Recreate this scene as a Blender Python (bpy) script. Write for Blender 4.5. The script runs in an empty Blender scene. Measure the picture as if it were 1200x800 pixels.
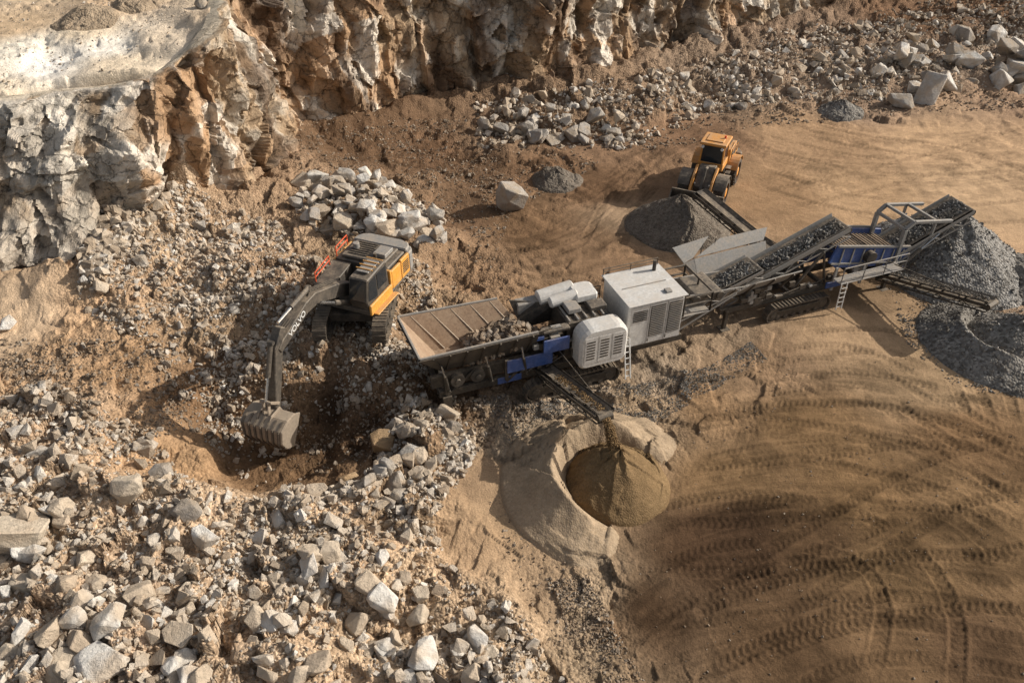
import bpy, bmesh, math, random
import numpy as np
from mathutils import Vector, Matrix, Euler
R=math.radians
random.seed(7); rng=np.random.default_rng(7)
scene=bpy.context.scene; colx=scene.collection
TH=R(38); S_,C_=math.sin(TH),math.cos(TH); F=906.0; H=23.2
def G(px,py,z=0.0):
    u=(px-600)/F; v=(py-400)/F; t=(H-z)/(S_+v*C_); return (u*t,(C_-v*S_)*t,z)
def lin(c,k=1.0,ds=.16):
    r=[]
    for a in c:
        a=a/255.0; r.append((a/12.92 if a<.04045 else ((a+.055)/1.055)**2.4)*k)
    l=.3*r[0]+.6*r[1]+.1*r[2]
    return [a*(1-ds)+l*ds for a in r]
# ---------------------------------------------------------------- noise
def h3(a,b,c,s=0):
    v=np.sin(a*127.1+b*311.7+c*74.7+s*53.31)*43758.5453
    return v-np.floor(v)
def vn2(x,y,s=0):
    ix=np.floor(x); iy=np.floor(y); fx=x-ix; fy=y-iy
    fx=fx*fx*(3-2*fx); fy=fy*fy*(3-2*fy)
    a=h3(ix,iy,0,s); b=h3(ix+1,iy,0,s); c=h3(ix,iy+1,0,s); d=h3(ix+1,iy+1,0,s)
    return (a*(1-fx)+b*fx)*(1-fy)+(c*(1-fx)+d*fx)*fy
def fbm2(x,y,o=4,s=0):
    r=0;a=.5;t=0
    for k in range(o):
        r=r+a*vn2(x,y,s+k); t+=a; a*=.5; x=x*2.03+11.3; y=y*2.03+5.7
    return r/t
def vn3(x,y,z,s=0):
    iz=np.floor(z); fz=z-iz; fz=fz*fz*(3-2*fz)
    return vn2(x+iz*17.13,y+iz*9.7,s)*(1-fz)+vn2(x+(iz+1)*17.13,y+(iz+1)*9.7,s)*fz
def fbm3(x,y,z,o=4,s=0):
    r=0;a=.5;t=0
    for k in range(o):
        r=r+a*vn3(x,y,z,s+k); t+=a; a*=.5; x=x*2.03+11.3; y=y*2.03+5.7; z=z*2.03+3.1
    return r/t
def facet2(X,Y,sc,seed,tilt=.8):
    x=X/sc; y=Y/sc; ix=np.floor(x); iy=np.floor(y)
    best=np.full(x.shape,9e9); val=np.zeros(x.shape)
    for dx in (-1,0,1):
        for dy in (-1,0,1):
            cx=ix+dx; cy=iy+dy
            ox=x-cx-h3(cx,cy,0,seed); oy=y-cy-h3(cx,cy,0,seed+1)
            d=ox*ox+oy*oy; m=d<best
            v=h3(cx,cy,0,seed+2)-.5+tilt*2*(ox*(h3(cx,cy,0,seed+3)-.5)+oy*(h3(cx,cy,0,seed+4)-.5))
            best=np.where(m,d,best); val=np.where(m,v,val)
    return val
def facet3(P,sc,seed,tilt=.8):
    Q=P/np.array(sc,float); I=np.floor(Q); n=len(Q)
    best=np.full(n,9e9); val=np.zeros(n)
    for dx in (-1,0,1):
        for dy in (-1,0,1):
            for dz in (-1,0,1):
                cx=I[:,0]+dx; cy=I[:,1]+dy; cz=I[:,2]+dz
                ox=Q[:,0]-cx-h3(cx,cy,cz,seed); oy=Q[:,1]-cy-h3(cx,cy,cz,seed+1); oz=Q[:,2]-cz-h3(cx,cy,cz,seed+2)
                d=ox*ox+oy*oy+oz*oz; m=d<best
                v=h3(cx,cy,cz,seed+3)-.5+tilt*2*(ox*(h3(cx,cy,cz,seed+4)-.5)+oy*(h3(cx,cy,cz,seed+5)-.5)+oz*(h3(cx,cy,cz,seed+6)-.5))
                best=np.where(m,d,best); val=np.where(m,v,val)
    return val
def facetC(P,sc,seed,hv=.6):
    """continuous blocky relief: upper envelope of randomly sloped block corners"""
    a=seed*1.37; t=.25*math.sin(seed*2.1)
    Rz=np.array([[math.cos(a),-math.sin(a),0],[math.sin(a),math.cos(a),0],[0,0,1]])@np.array([[1,0,0],[0,math.cos(t),-math.sin(t)],[0,math.sin(t),math.cos(t)]])
    Q=(P@Rz)/np.array(sc,float); I=np.floor(Q); val=np.full(len(Q),-9.0)
    for dx in (-1,0,1):
        for dy in (-1,0,1):
            for dz in (-1,0,1):
                cx=I[:,0]+dx; cy=I[:,1]+dy; cz=I[:,2]+dz
                ox=Q[:,0]-cx-h3(cx,cy,cz,seed); oy=Q[:,1]-cy-h3(cx,cy,cz,seed+1); oz=Q[:,2]-cz-h3(cx,cy,cz,seed+2)
                k1=h3(cx,cy,cz,seed+3); k2=h3(cx,cy,cz,seed+4); k3=h3(cx,cy,cz,seed+5)
                v=hv*k1-(.25+.9*k2)*np.abs(ox)-(.25+.9*k3)*np.abs(oy)-(.2+.8*(1-k2))*np.abs(oz)
                val=np.maximum(val,v)
    return val+.05
def sstep(x): x=np.clip(x,0,1); return x*x*(3-2*x)
# ---------------------------------------------------------------- node helpers
def newmat(name):
    m=bpy.data.materials.new(name); m.use_nodes=True; nt=m.node_tree
    return m,nt,nt.nodes['Principled BSDF']
def N(nt,t,**k):
    n=nt.nodes.new(t)
    for a,b in k.items(): setattr(n,a,b)
    return n
def noise(nt,scale,detail=5,rough=.6,vec=None,dim='3D'):
    n=N(nt,'ShaderNodeTexNoise'); n.inputs['Scale'].default_value=scale; n.inputs['Detail'].default_value=detail; n.inputs['Roughness'].default_value=rough
    if vec is not None: nt.links.new(vec,n.inputs['Vector'])
    return n
def ramp(nt,fac,stops):
    r=N(nt,'ShaderNodeValToRGB'); e=r.color_ramp.elements
    while len(e)<len(stops): e.new(.5)
    for k,(p,c) in enumerate(stops):
        e[k].position=p; e[k].color=(c[0],c[1],c[2],1) if not isinstance(c,(int,float)) else (c,c,c,1)
    nt.links.new(fac,r.inputs[0]); return r
def mix(nt,fac,a,b,mode='MIX'):
    m=N(nt,'ShaderNodeMix',data_type='RGBA',blend_type=mode)
    for s,v in ((0,fac),(6,a),(7,b)):
        if isinstance(v,(int,float)): m.inputs[s].default_value=v
        elif isinstance(v,(tuple,list)): m.inputs[s].default_value=(v[0],v[1],v[2],1)
        else: nt.links.new(v,m.inputs[s])
    return m.outputs[2]
def bump(nt,h,strength,dist,prev=None):
    b=N(nt,'ShaderNodeBump'); b.inputs['Strength'].default_value=strength; b.inputs['Distance'].default_value=dist
    nt.links.new(h,b.inputs['Height'])
    if prev is not None: nt.links.new(prev,b.inputs['Normal'])
    return b.outputs[0]
def mth(nt,op,a,b):
    m=N(nt,'ShaderNodeMath',operation=op)
    for i,v in enumerate((a,b)):
        if isinstance(v,(int,float)): m.inputs[i].default_value=v
        else: nt.links.new(v,m.inputs[i])
    return m.outputs[0]
def hsum(nt,terms):
    r=None
    for s,w in terms:
        t=mth(nt,'MULTIPLY',s,w); r=t if r is None else mth(nt,'ADD',r,t)
    return r
# ---------------------------------------------------------------- materials
def ground_mat():
    m,nt,b=newmat('ground_soil'); b.inputs['Roughness'].default_value=1.0; b.inputs['Specular IOR Level'].default_value=.04
    geo=N(nt,'ShaderNodeNewGeometry').outputs['Position']
    at=N(nt,'ShaderNodeAttribute',attribute_name='Col'); rb=N(nt,'ShaderNodeAttribute',attribute_name='rub')
    n1=noise(nt,1.3,6,.7,geo); n2=noise(nt,15,3,.75,geo)
    r1=ramp(nt,n1.outputs[0],[(.25,.72),(.55,1.0),(.8,1.2)]); r2=ramp(nt,n2.outputs[0],[(.25,.66),(.5,1.0),(.8,1.35)])
    c=mix(nt,1.0,at.outputs['Color'],r1.outputs[0],'MULTIPLY'); c=mix(nt,.85,c,r2.outputs[0],'MULTIPLY')
    vo=N(nt,'ShaderNodeTexVoronoi'); vo.inputs['Scale'].default_value=8; nt.links.new(geo,vo.inputs['Vector'])
    sep=N(nt,'ShaderNodeSeparateColor'); nt.links.new(vo.outputs['Color'],sep.inputs[0])
    peb=ramp(nt,sep.outputs[0],[(0,(.62,.58,.54)),(.5,(1.0,.98,.95)),(1,(1.45,1.43,1.40))])
    c2=mix(nt,1.0,c,peb.outputs[0],'MULTIPLY')
    c=mix(nt,rb.outputs['Fac'],c,c2)
    nt.links.new(c,b.inputs['Base Color'])
    hh=mth(nt,'MULTIPLY',vo.outputs['Distance'],rb.outputs['Fac'])
    nt.links.new(bump(nt,hsum(nt,[(n1.outputs[0],.10),(n2.outputs[0],.028),(hh,-.10)]),1.0,1.0),b.inputs['Normal']); return m
def cliff_mat():
    m,nt,b=newmat('quarry_rock_face'); b.inputs['Roughness'].default_value=.95; b.inputs['Specular IOR Level'].default_value=.1
    geo=N(nt,'ShaderNodeNewGeometry').outputs['Position']
    at=N(nt,'ShaderNodeAttribute',attribute_name='Col')
    n1=noise(nt,1.5,7,.68,geo); n2=noise(nt,9,4,.7,geo)
    r1=ramp(nt,n1.outputs[0],[(.32,.54),(.5,1.0),(.72,1.15)]); r2=ramp(nt,n2.outputs[0],[(.3,.78),(.5,1),(.75,1.14)])
    c=mix(nt,1.0,at.outputs['Color'],r1.outputs[0],'MULTIPLY'); c=mix(nt,1.0,c,r2.outputs[0],'MULTIPLY')
    vo=N(nt,'ShaderNodeTexVoronoi',feature='DISTANCE_TO_EDGE'); vo.inputs['Scale'].default_value=.7
    wv=N(nt,'ShaderNodeVectorMath',operation='ADD'); nt.links.new(geo,wv.inputs[0]); nt.links.new(n1.outputs['Color'],wv.inputs[1]); nt.links.new(wv.outputs[0],vo.inputs['Vector'])
    cr=ramp(nt,vo.outputs['Distance'],[(0,.35),(.025,1.0)])
    c=mix(nt,.7,c,cr.outputs[0],'MULTIPLY')
    nt.links.new(c,b.inputs['Base Color'])
    nt.links.new(bump(nt,hsum(nt,[(n1.outputs[0],.20),(n2.outputs[0],.035),(cr.outputs[0],.06)]),1.0,1.0),b.inputs['Normal']); return m
def rock_mat(name,tones,attr=False,dust=(.49,.395,.295)):
    m,nt,b=newmat(name); b.inputs['Roughness'].default_value=.92; b.inputs['Specular IOR Level'].default_value=.1
    geo=N(nt,'ShaderNodeNewGeometry')
    if attr: f=N(nt,'ShaderNodeAttribute',attribute_name='rnd').outputs['Fac']
    else: f=N(nt,'ShaderNodeObjectInfo').outputs['Random']
    st=[(i/(len(tones)-1),t) for i,t in enumerate(tones)]
    r=ramp(nt,f,st)
    n1=noise(nt,3.2,6,.72,geo.outputs['Position'])
    r1=ramp(nt,n1.outputs[0],[(.3,.64),(.5,1.0),(.72,1.15)])
    c=mix(nt,1.0,r.outputs[0],r1.outputs[0],'MULTIPLY')
    n3=noise(nt,1.1,2,.6,geo.outputs['Position']); du=ramp(nt,n3.outputs[0],[(.42,0),(.64,.8)])
    c=mix(nt,du.outputs[0],c,dust)
    nt.links.new(c,b.inputs['Base Color'])
    nt.links.new(bump(nt,n1.outputs[0],1.0,.16),b.inputs['Normal']); return m
def paint(name,rgb,rough=.45,metal=0.0,dust=.35,dcol=(.38,.30,.215)):
    m,nt,b=newmat(name); b.inputs['Metallic'].default_value=metal
    geo=N(nt,'ShaderNodeNewGeometry'); sx=N(nt,'ShaderNodeSeparateXYZ'); nt.links.new(geo.outputs['Normal'],sx.inputs[0])
    n1=noise(nt,1.6,6,.72,geo.outputs['Position']); n2=noise(nt,9,4,.7,geo.outputs['Position'])
    up=ramp(nt,sx.outputs[2],[(.2,.35),(.9,1.0)])
    d=ramp(nt,n1.outputs[0],[(.34,.15),(.66,1.0)]); d2=ramp(nt,n2.outputs[0],[(.35,.4),(.65,1.0)])
    f=mth(nt,'MULTIPLY',up.outputs[0],d.outputs[0]); f=mth(nt,'MULTIPLY',f,d2.outputs[0]); f=mth(nt,'MULTIPLY',f,dust*2.1)
    cl=N(nt,'ShaderNodeClamp'); nt.links.new(f,cl.inputs[0])
    v=ramp(nt,n2.outputs[0],[(.3,.66),(.7,1.1)])
    c=mix(nt,1.0,rgb,v.outputs[0],'MULTIPLY')
    c=mix(nt,cl.outputs[0],c,dcol); nt.links.new(c,b.inputs['Base Color'])
    rr=mth(nt,'ADD',rough,mth(nt,'MULTIPLY',cl.outputs[0],.5)); nt.links.new(rr,b.inputs['Roughness'])
    return m
M={}
M['ground']=ground_mat(); M['cliff']=cliff_mat()
M['yellow']=paint('yellow_paint',(.74,.34,.04),.5,0,.42)
M['loader']=paint('orange_yellow_paint',(.72,.30,.04),.5,0,.48)
M['dark']=paint('dark_grey_paint',(.036,.034,.032),.5,0,.42)
M['black']=paint('black_steel',(.022,.021,.02),.55,.2,.36)
M['lgrey']=paint('off_white_paint',(.68,.67,.645),.5,0,.34,(.43,.355,.275))
M['mgrey']=paint('mid_grey_paint',(.26,.26,.255),.5,0,.42)
M['blue']=paint('blue_paint',(.02,.08,.29),.4,0,.32)
M['steel']=paint('worn_steel',(.30,.245,.19),.6,.1,.5)
M['chrome']=paint('cylinder_rod',(.6,.6,.6),.25,.9,.05)
M['bin']=paint('rusty_hopper_steel',(.28,.18,.11),.6,.1,.5,(.43,.33,.235))
M['rubber']=paint('rubber',(.022,.021,.02),.8,0,.4)
M['belt']=paint('conveyor_belt_rubber',(.035,.034,.033),.8,0,.5)
M['orange']=paint('orange_red_paint',(.72,.10,.03),.45,0,.1)
M['white']=paint('white_paint',(.78,.78,.76),.5,0,.1)
M['trackst']=paint('muddy_track_steel',(.10,.085,.07),.7,.3,.5)
gm,nt,b=newmat('tinted_glass'); b.inputs['Base Color'].default_value=(.02,.025,.03,1); b.inputs['Roughness'].default_value=.12; M['glass']=gm
M['r_mix']=rock_mat('broken_rock',[(.25,.195,.145),(.36,.295,.225),(.45,.38,.30),(.52,.45,.37),(.57,.52,.455),(.67,.635,.58)],True)
M['r_dark']=rock_mat('dull_broken_rock',[(.15,.115,.085),(.24,.185,.135),(.32,.26,.20),(.40,.35,.29)],True,(.30,.22,.15))
M['r_gravel']=rock_mat('crushed_gravel',[(.11,.10,.088),(.19,.18,.165),(.27,.26,.24),(.38,.365,.345)],True,(.24,.205,.165))
M['r_fines']=rock_mat('falling_brown_fines',[(.20,.13,.065),(.30,.20,.105)],True,(.25,.165,.085))
M['t_pale']=rock_mat('pale_grey_stone',[(.53,.50,.455),(.62,.59,.545),(.69,.665,.62)])
M['t_grey']=rock_mat('grey_stone',[(.30,.27,.24),(.37,.34,.305),(.43,.40,.36)],False,(.36,.29,.215))
M['t_tan']=rock_mat('tan_stone',[(.43,.345,.26),(.50,.415,.32),(.56,.48,.38)])
M['t_rust']=rock_mat('rust_stained_stone',[(.32,.22,.13),(.42,.30,.185)],False,(.40,.27,.15))
def pile_mat(name,a,b_,sc,bd):
    m,nt,b=newmat(name); b.inputs['Roughness'].default_value=1; b.inputs['Specular IOR Level'].default_value=.05
    geo=N(nt,'ShaderNodeNewGeometry').outputs['Position']
    vo=N(nt,'ShaderNodeTexVoronoi'); vo.inputs['Scale'].default_value=sc; nt.links.new(geo,vo.inputs['Vector'])
    s=N(nt,'ShaderNodeSeparateColor'); nt.links.new(vo.outputs['Color'],s.inputs[0])
    n=noise(nt,.9,7,.7,geo)
    c=mix(nt,s.outputs[0],a,b_); r=ramp(nt,n.outputs[0],[(.3,.75),(.7,1.2)]); c=mix(nt,1.0,c,r.outputs[0],'MULTIPLY')
    nt.links.new(c,b.inputs['Base Color'])
    nt.links.new(bump(nt,hsum(nt,[(vo.outputs['Distance'],-bd),(n.outputs[0],.07)]),1.0,1.0),b.inputs['Normal']); return m
M['p_fines']=pile_mat('brown_fines',(.15,.10,.052),(.215,.145,.078),16,.02)
M['p_ring']=pile_mat('brown_sand',(.30,.225,.15),(.38,.29,.20),14,.015)
M['p_grey']=pile_mat('grey_gravel',(.12,.11,.10),(.36,.345,.32),8,.08)
M['p_mid']=pile_mat('mid_grey_gravel',(.115,.103,.09),(.31,.29,.26),8,.07)
M['p_dark']=pile_mat('dark_gravel',(.115,.094,.076),(.22,.19,.155),11,.05)
M['p_brown']=pile_mat('brown_earth',(.28,.215,.15),(.38,.30,.215),9,.05)
# ---------------------------------------------------------------- mesh helpers
def tag(o,label,cat,group=None,kind=None):
    o['label']=label; o['category']=cat
    if group: o['group']=group
    if kind: o['kind']=kind
    return o
def raw_mesh(name,V,Fc,k,mat,attrs=None,smooth=False):
    me=bpy.data.meshes.new(name); V=np.ascontiguousarray(V,dtype=np.float32); Fc=np.ascontiguousarray(Fc,dtype=np.int32)
    me.vertices.add(len(V)); me.vertices.foreach_set('co',V.ravel())
    me.loops.add(Fc.size); me.loops.foreach_set('vertex_index',Fc.ravel())
    nf=Fc.size//k; me.polygons.add(nf); me.polygons.foreach_set('loop_start',np.arange(0,nf*k,k,dtype=np.int32)); 
    me.polygons.foreach_set('use_smooth',np.full(nf,smooth))
    me.update(calc_edges=True)
    for n,a in (attrs or {}).items():
        if a.ndim==2:
            ca=me.color_attributes.new(n,'FLOAT_COLOR','POINT'); ca.data.foreach_set('color',np.hstack([a,np.ones((len(a),1))]).astype(np.float32).ravel())
        else:
            fa=me.attributes.new(n,'FLOAT','POINT'); fa.data.foreach_set('value',a.astype(np.float32))
    me.materials.append(mat); me.validate()
    o=bpy.data.objects.new(name,me); colx.objects.link(o); return o
def grid_faces(nr,nc):
    i=np.arange(nr-1)[:,None]*nc+np.arange(nc-1)[None,:]
    return np.stack([i,i+1,i+nc+1,i+nc],-1).reshape(-1,4)
# ---------------------------------------------------------------- quarry wall control
WALL=[(G(-420,372,1.2),(-52,40,9)),(G(-150,358,1.2),(-36,38.5,9)),(G(0,347,1),G(0,123,8.5)),(G(55,347,1.2),G(60,112,8.5)),(G(98,328,1.5),G(130,108,8.5)),
 (G(150,262,2),G(190,95,9)),(G(205,238,2),G(225,70,9.5)),(G(300,250,.6),G(245,55,10)),(G(352,200,.4),G(275,25,10.5)),
 ((-15.3,54.2,.4),(-18,54.8,11)),(G(400,157,.4),(-12.8,57.5,12)),(G(480,128,.4),(-8,61.2,13)),(G(560,112,.4),(-2.6,64.2,13.5)),
 (G(650,112,.4),(3,64.5,14)),(G(740,85,.4),(9,69.8,14)),(G(860,50,.8),(19,77.3,14)),(G(960,24,1.2),(28.5,84.8,14)),(G(1060,0,1.4),(39.5,92.5,14)),
 ((62,102,1.4),(59,106.5,14)),((110,128,.4),(107,133,14))]
RIM=np.array([w[1] for w in WALL]); BASE=np.array([w[0] for w in WALL])
PLAN=np.vstack([RIM[:,:2],[[400,300],[400,700],[-400,700],[-400,40]]])
def inside(X,Y,P):
    r=np.zeros(X.shape,bool); n=len(P)
    for i in range(n):
        x0,y0=P[i]; x1,y1=P[(i+1)%n]
        if y0==y1: continue
        c=((y0>Y)!=(y1>Y))&(X<(x1-x0)*(Y-y0)/(y1-y0)+x0); r^=c
    return r
def pdist(X,Y,P):
    best=np.full(X.shape,9e9)
    for i in range(len(P)-1):
        ax,ay=P[i][:2]; bx,by=P[i+1][:2]; dx,dy=bx-ax,by-ay; L=dx*dx+dy*dy
        t=np.clip(((X-ax)*dx+(Y-ay)*dy)/L,0,1); d=(X-ax-t*dx)**2+(Y-ay-t*dy)**2
        best=np.minimum(best,d)
    return np.sqrt(best)
# ---------------------------------------------------------------- ground anchors
A=[(700,175,0,(126,98,72),.2),(820,160,0,(134,102,74),.08),(950,165,0,(162,129,93),0),(1100,170,0,(178,144,106),0),(1280,160,0,(178,144,106),0),
(1200,118,0,(150,122,96),.3),(1000,120,0,(138,114,92),.4),(850,120,.2,(134,112,90),.5),(1100,70,1.0,(150,130,110),.8),(980,75,1.1,(142,122,102),.8),(850,85,1.0,(138,118,98),.8),(750,115,1.0,(130,108,86),.8),(650,130,.9,(124,102,80),.8),(1180,60,1.0,(150,130,110),.8),
(960,45,1.5,(134,112,92),.8),(1080,25,1.8,(116,88,64),.6),(1180,10,2.2,(116,88,64),.6),(1350,30,1.5,(130,105,80),.5),
(700,220,0,(114,86,60),.12),(640,200,0,(112,85,60),.3),(620,270,0,(118,90,62),.18),(560,320,.2,(130,103,76),.45),(700,290,0,(138,108,78),.05),(735,262,0,(160,132,101),0),
(900,225,0,(146,115,81),0),(1000,225,0,(168,135,97),0),(1150,225,0,(182,149,111),0),(1300,300,0,(176,142,105),0),
(900,420,0,(146,117,86),.1),(1000,400,0,(162,132,97),0),(1080,450,0,(166,136,99),0),(1300,420,0,(148,124,100),.1),(860,395,0,(140,118,93),.3),
(830,470,0,(140,110,76),.08),(680,480,0,(148,130,109),.5),(620,510,0,(148,130,107),.45),(780,440,0,(142,124,103),.4),(740,480,0,(142,120,93),.3),
(950,500,0,(128,99,64),0),(1150,520,0,(122,93,61),0),(850,560,0,(130,101,66),0),(1000,580,0,(126,97,62),0),(1180,620,0,(132,103,68),0),
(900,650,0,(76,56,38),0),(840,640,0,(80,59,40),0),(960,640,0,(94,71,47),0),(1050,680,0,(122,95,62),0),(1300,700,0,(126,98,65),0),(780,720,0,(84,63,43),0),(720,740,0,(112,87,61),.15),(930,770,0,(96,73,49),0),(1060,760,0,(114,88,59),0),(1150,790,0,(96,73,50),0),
(800,900,0,(106,81,55),0),(1100,1000,0,(116,89,60),0),(1400,1000,0,(116,89,60),0),
(560,560,.45,(162,132,98),.03),(600,600,.25,(158,129,95),0),(560,630,.5,(162,132,98),.05),(630,690,.1,(154,128,98),.15),(690,710,0,(156,136,110),.6),(700,760,0,(148,128,102),.5),
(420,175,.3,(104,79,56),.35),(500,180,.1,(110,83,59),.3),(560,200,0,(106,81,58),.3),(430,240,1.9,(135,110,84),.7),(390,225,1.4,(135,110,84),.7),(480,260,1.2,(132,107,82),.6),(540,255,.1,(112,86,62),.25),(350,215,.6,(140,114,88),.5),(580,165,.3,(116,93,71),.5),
(430,390,1.8,(142,118,92),.8),(380,385,1.8,(144,118,92),.8),(470,330,1.6,(144,120,93),.8),(350,330,1.8,(148,122,96),.8),(420,330,1.8,(142,118,92),.8),(400,295,1.2,(142,118,91),.7),(500,360,1.0,(140,116,89),.7),(470,425,1.5,(128,103,78),.8),(420,420,1.6,(128,103,78),.8),
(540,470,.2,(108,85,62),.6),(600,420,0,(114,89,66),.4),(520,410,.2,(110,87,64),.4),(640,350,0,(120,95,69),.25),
(300,280,1.5,(158,132,104),.7),(250,300,1.9,(164,138,110),.7),(180,290,2.2,(164,140,112),.8),(150,330,2.0,(166,138,108),.7),(100,370,1.5,(172,140,105),.4),(20,380,1.4,(190,162,129),.15),(-150,400,1.4,(172,142,108),.3),
(60,430,1.5,(160,130,97),.45),(150,420,1.4,(154,122,87),.4),(240,390,1.5,(152,128,100),.7),(230,460,.8,(126,97,68),.6),(350,425,1.1,(122,98,73),.7),(300,430,1.0,(126,100,73),.7),
(330,520,-.6,(94,71,48),.45),(400,480,-.85,(80,60,42),.45),(450,500,-.6,(84,63,44),.5),(385,515,-.85,(84,64,44),.4),(290,550,-.45,(120,92,63),.45),(320,548,-.55,(110,84,57),.4),(395,555,.2,(116,90,63),.5),(220,540,.9,(168,133,94),.4),(170,500,1.3,(168,134,97),.4),(270,490,-.1,(114,87,60),.4),  # hollow by the bucket: brown soil, darkened further with its shade put into colour
(100,500,1.6,(170,144,116),.8),(0,500,1.7,(170,144,116),.8),(50,600,2.0,(174,149,121),.85),(200,600,1.7,(174,149,121),.85),(350,610,1.5,(176,151,121),.8),(380,590,1.2,(182,152,119),.6),(450,610,1.3,(156,134,108),.85),
(480,680,1.3,(168,144,116),.85),(560,780,1.1,(170,146,118),.85),(100,750,2.2,(176,151,125),.85),(300,750,2.0,(174,149,121),.85),(420,650,1.6,(182,152,119),.6),(500,570,1.0,(134,110,83),.8),(505,500,.9,(126,102,77),.8),(600,810,.8,(160,138,111),.8),(640,790,.3,(154,132,105),.7),(580,710,.7,(162,138,110),.7),
(-200,650,2.0,(168,144,116),.8),(100,950,2.2,(168,144,116),.8),(500,950,1.4,(168,144,116),.8),(-300,1000,2,(168,144,116),.8)]
PA=[(60,80,8.7,(250,244,234),.05),(0,100,8.6,(224,208,184),.15),(150,80,9.0,(226,208,182),.15),(100,40,9.4,(214,196,170),.15),(200,40,9.6,(222,204,180),.15),(20,30,9.3,(200,174,142),.12),(260,10,10.2,(212,192,166),.25),(130,5,9.9,(194,168,138),.15),(180,-40,10.6,(210,190,164),.1),(-60,60,9.1,(214,196,170),.1),(130,58,9.1,(244,236,222),.05),(20,62,9.1,(240,230,212),.05)]
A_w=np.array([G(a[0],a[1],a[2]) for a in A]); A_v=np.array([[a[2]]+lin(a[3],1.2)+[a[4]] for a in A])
P_w=[G(a[0],a[1],a[2]) for a in PA]; P_v=[[a[2]]+lin(a[3],1.02,.05)+[a[4]] for a in PA]
for w in WALL[8:]:
    P_w.append((w[1][0]-1,w[1][1]+3,w[1][2])); P_v.append([w[1][2]]+lin((190,165,135),1.0)+[.3])
P_w=np.array(P_w); P_v=np.array(P_v)
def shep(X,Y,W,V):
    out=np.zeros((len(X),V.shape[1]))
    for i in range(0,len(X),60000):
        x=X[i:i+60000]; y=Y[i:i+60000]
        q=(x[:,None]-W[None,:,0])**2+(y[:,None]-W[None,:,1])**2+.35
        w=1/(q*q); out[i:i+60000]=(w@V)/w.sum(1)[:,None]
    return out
def field(X,Y,fine=True):
    wx=X+2.2*(fbm2(X*.22,Y*.22,3,3)-.5); wy=Y+2.2*(fbm2(X*.22,Y*.22,3,9)-.5)
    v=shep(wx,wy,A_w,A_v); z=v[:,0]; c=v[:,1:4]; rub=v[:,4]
    rn=np.clip(rub*1.15+.5*(fbm2(X*.5,Y*.5,3,21)-.5)*(rub>.04),0,1)
    z=z+.22*(fbm2(X*.12,Y*.12,3,5)-.5)+.05*(fbm2(X*.9,Y*.9,3,6)-.5)
    z=z+rn*(.55*facet2(X,Y,1.7,31)+.28*facet2(X,Y,.7,37)+.12*facet2(X,Y,.3,43)+.6*(fbm2(X*.35,Y*.35,2,8)-.5))
    d=pdist(X,Y,BASE); z=z+1.1*np.exp(-(d/1.7)**2)*(.4+fbm2(X*.4,Y*.4,3,12))
    p=inside(X,Y,PLAN); dr=pdist(X,Y,RIM[:,:2])
    k=np.where(p,sstep((dr-.1)/1.4),0)
    pv=shep(wx,wy,P_w,P_v)
    pz=pv[:,0]+.35*(fbm2(X*.15,Y*.15,3,15)-.5)+.22*(fbm2(X*1.1,Y*1.1,4,16)-.5)+.10*facet2(X,Y,.6,19)*(fbm2(X*.4,Y*.4,2,77)>.5)
    z=z*(1-k)+pz*k; c=c*(1-k[:,None])+pv[:,1:4]*k[:,None]; rn=rn*(1-k)+pv[:,4]*k
    c=c*(0.80+.40*fbm2(X*.33,Y*.33,5,51))[:,None]
    return z,c,rn
def terr(x,y):
    z,_,_=field(np.array([x],float),np.array([y],float)); return float(z[0])
# ---------------------------------------------------------------- ground sheet
NX,NY=1000,720
v=np.linspace(0,1,NY); Yr=8+ (np.exp(v*2.75)-1)/(math.exp(2.75)-1)*122
Yr=np.concatenate([[-60,-20],Yr,[160,220,320,500]]); NY=len(Yr)
u=np.linspace(-1,1,NX)
hw=np.where(Yr<130,Yr*.76+8,Yr*1.6); hw[:2]=60
X=(u[None,:]*hw[:,None]); Y=np.repeat(Yr[:,None],NX,1)
X=X.ravel(); Y=Y.ravel()
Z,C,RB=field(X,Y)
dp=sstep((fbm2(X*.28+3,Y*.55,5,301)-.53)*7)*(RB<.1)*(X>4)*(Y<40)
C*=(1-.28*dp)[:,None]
def crom(pts,step=.5):
    P=[Vector(p) for p in pts]; P=[2*P[0]-P[1]]+P+[2*P[-1]-P[-2]]; out=[]
    for i in range(1,len(P)-2):
        n=max(2,int((P[i+1]-P[i]).length/step))
        for k in range(n):
            t=k/n; a,b_,c,d=P[i-1],P[i],P[i+1],P[i+2]
            out.append(.5*((2*b_)+(c-a)*t+(2*a-5*b_+4*c-d)*t*t+(3*b_-a-3*c+d)*t**3))
    out.append(P[-2]); return out
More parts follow.
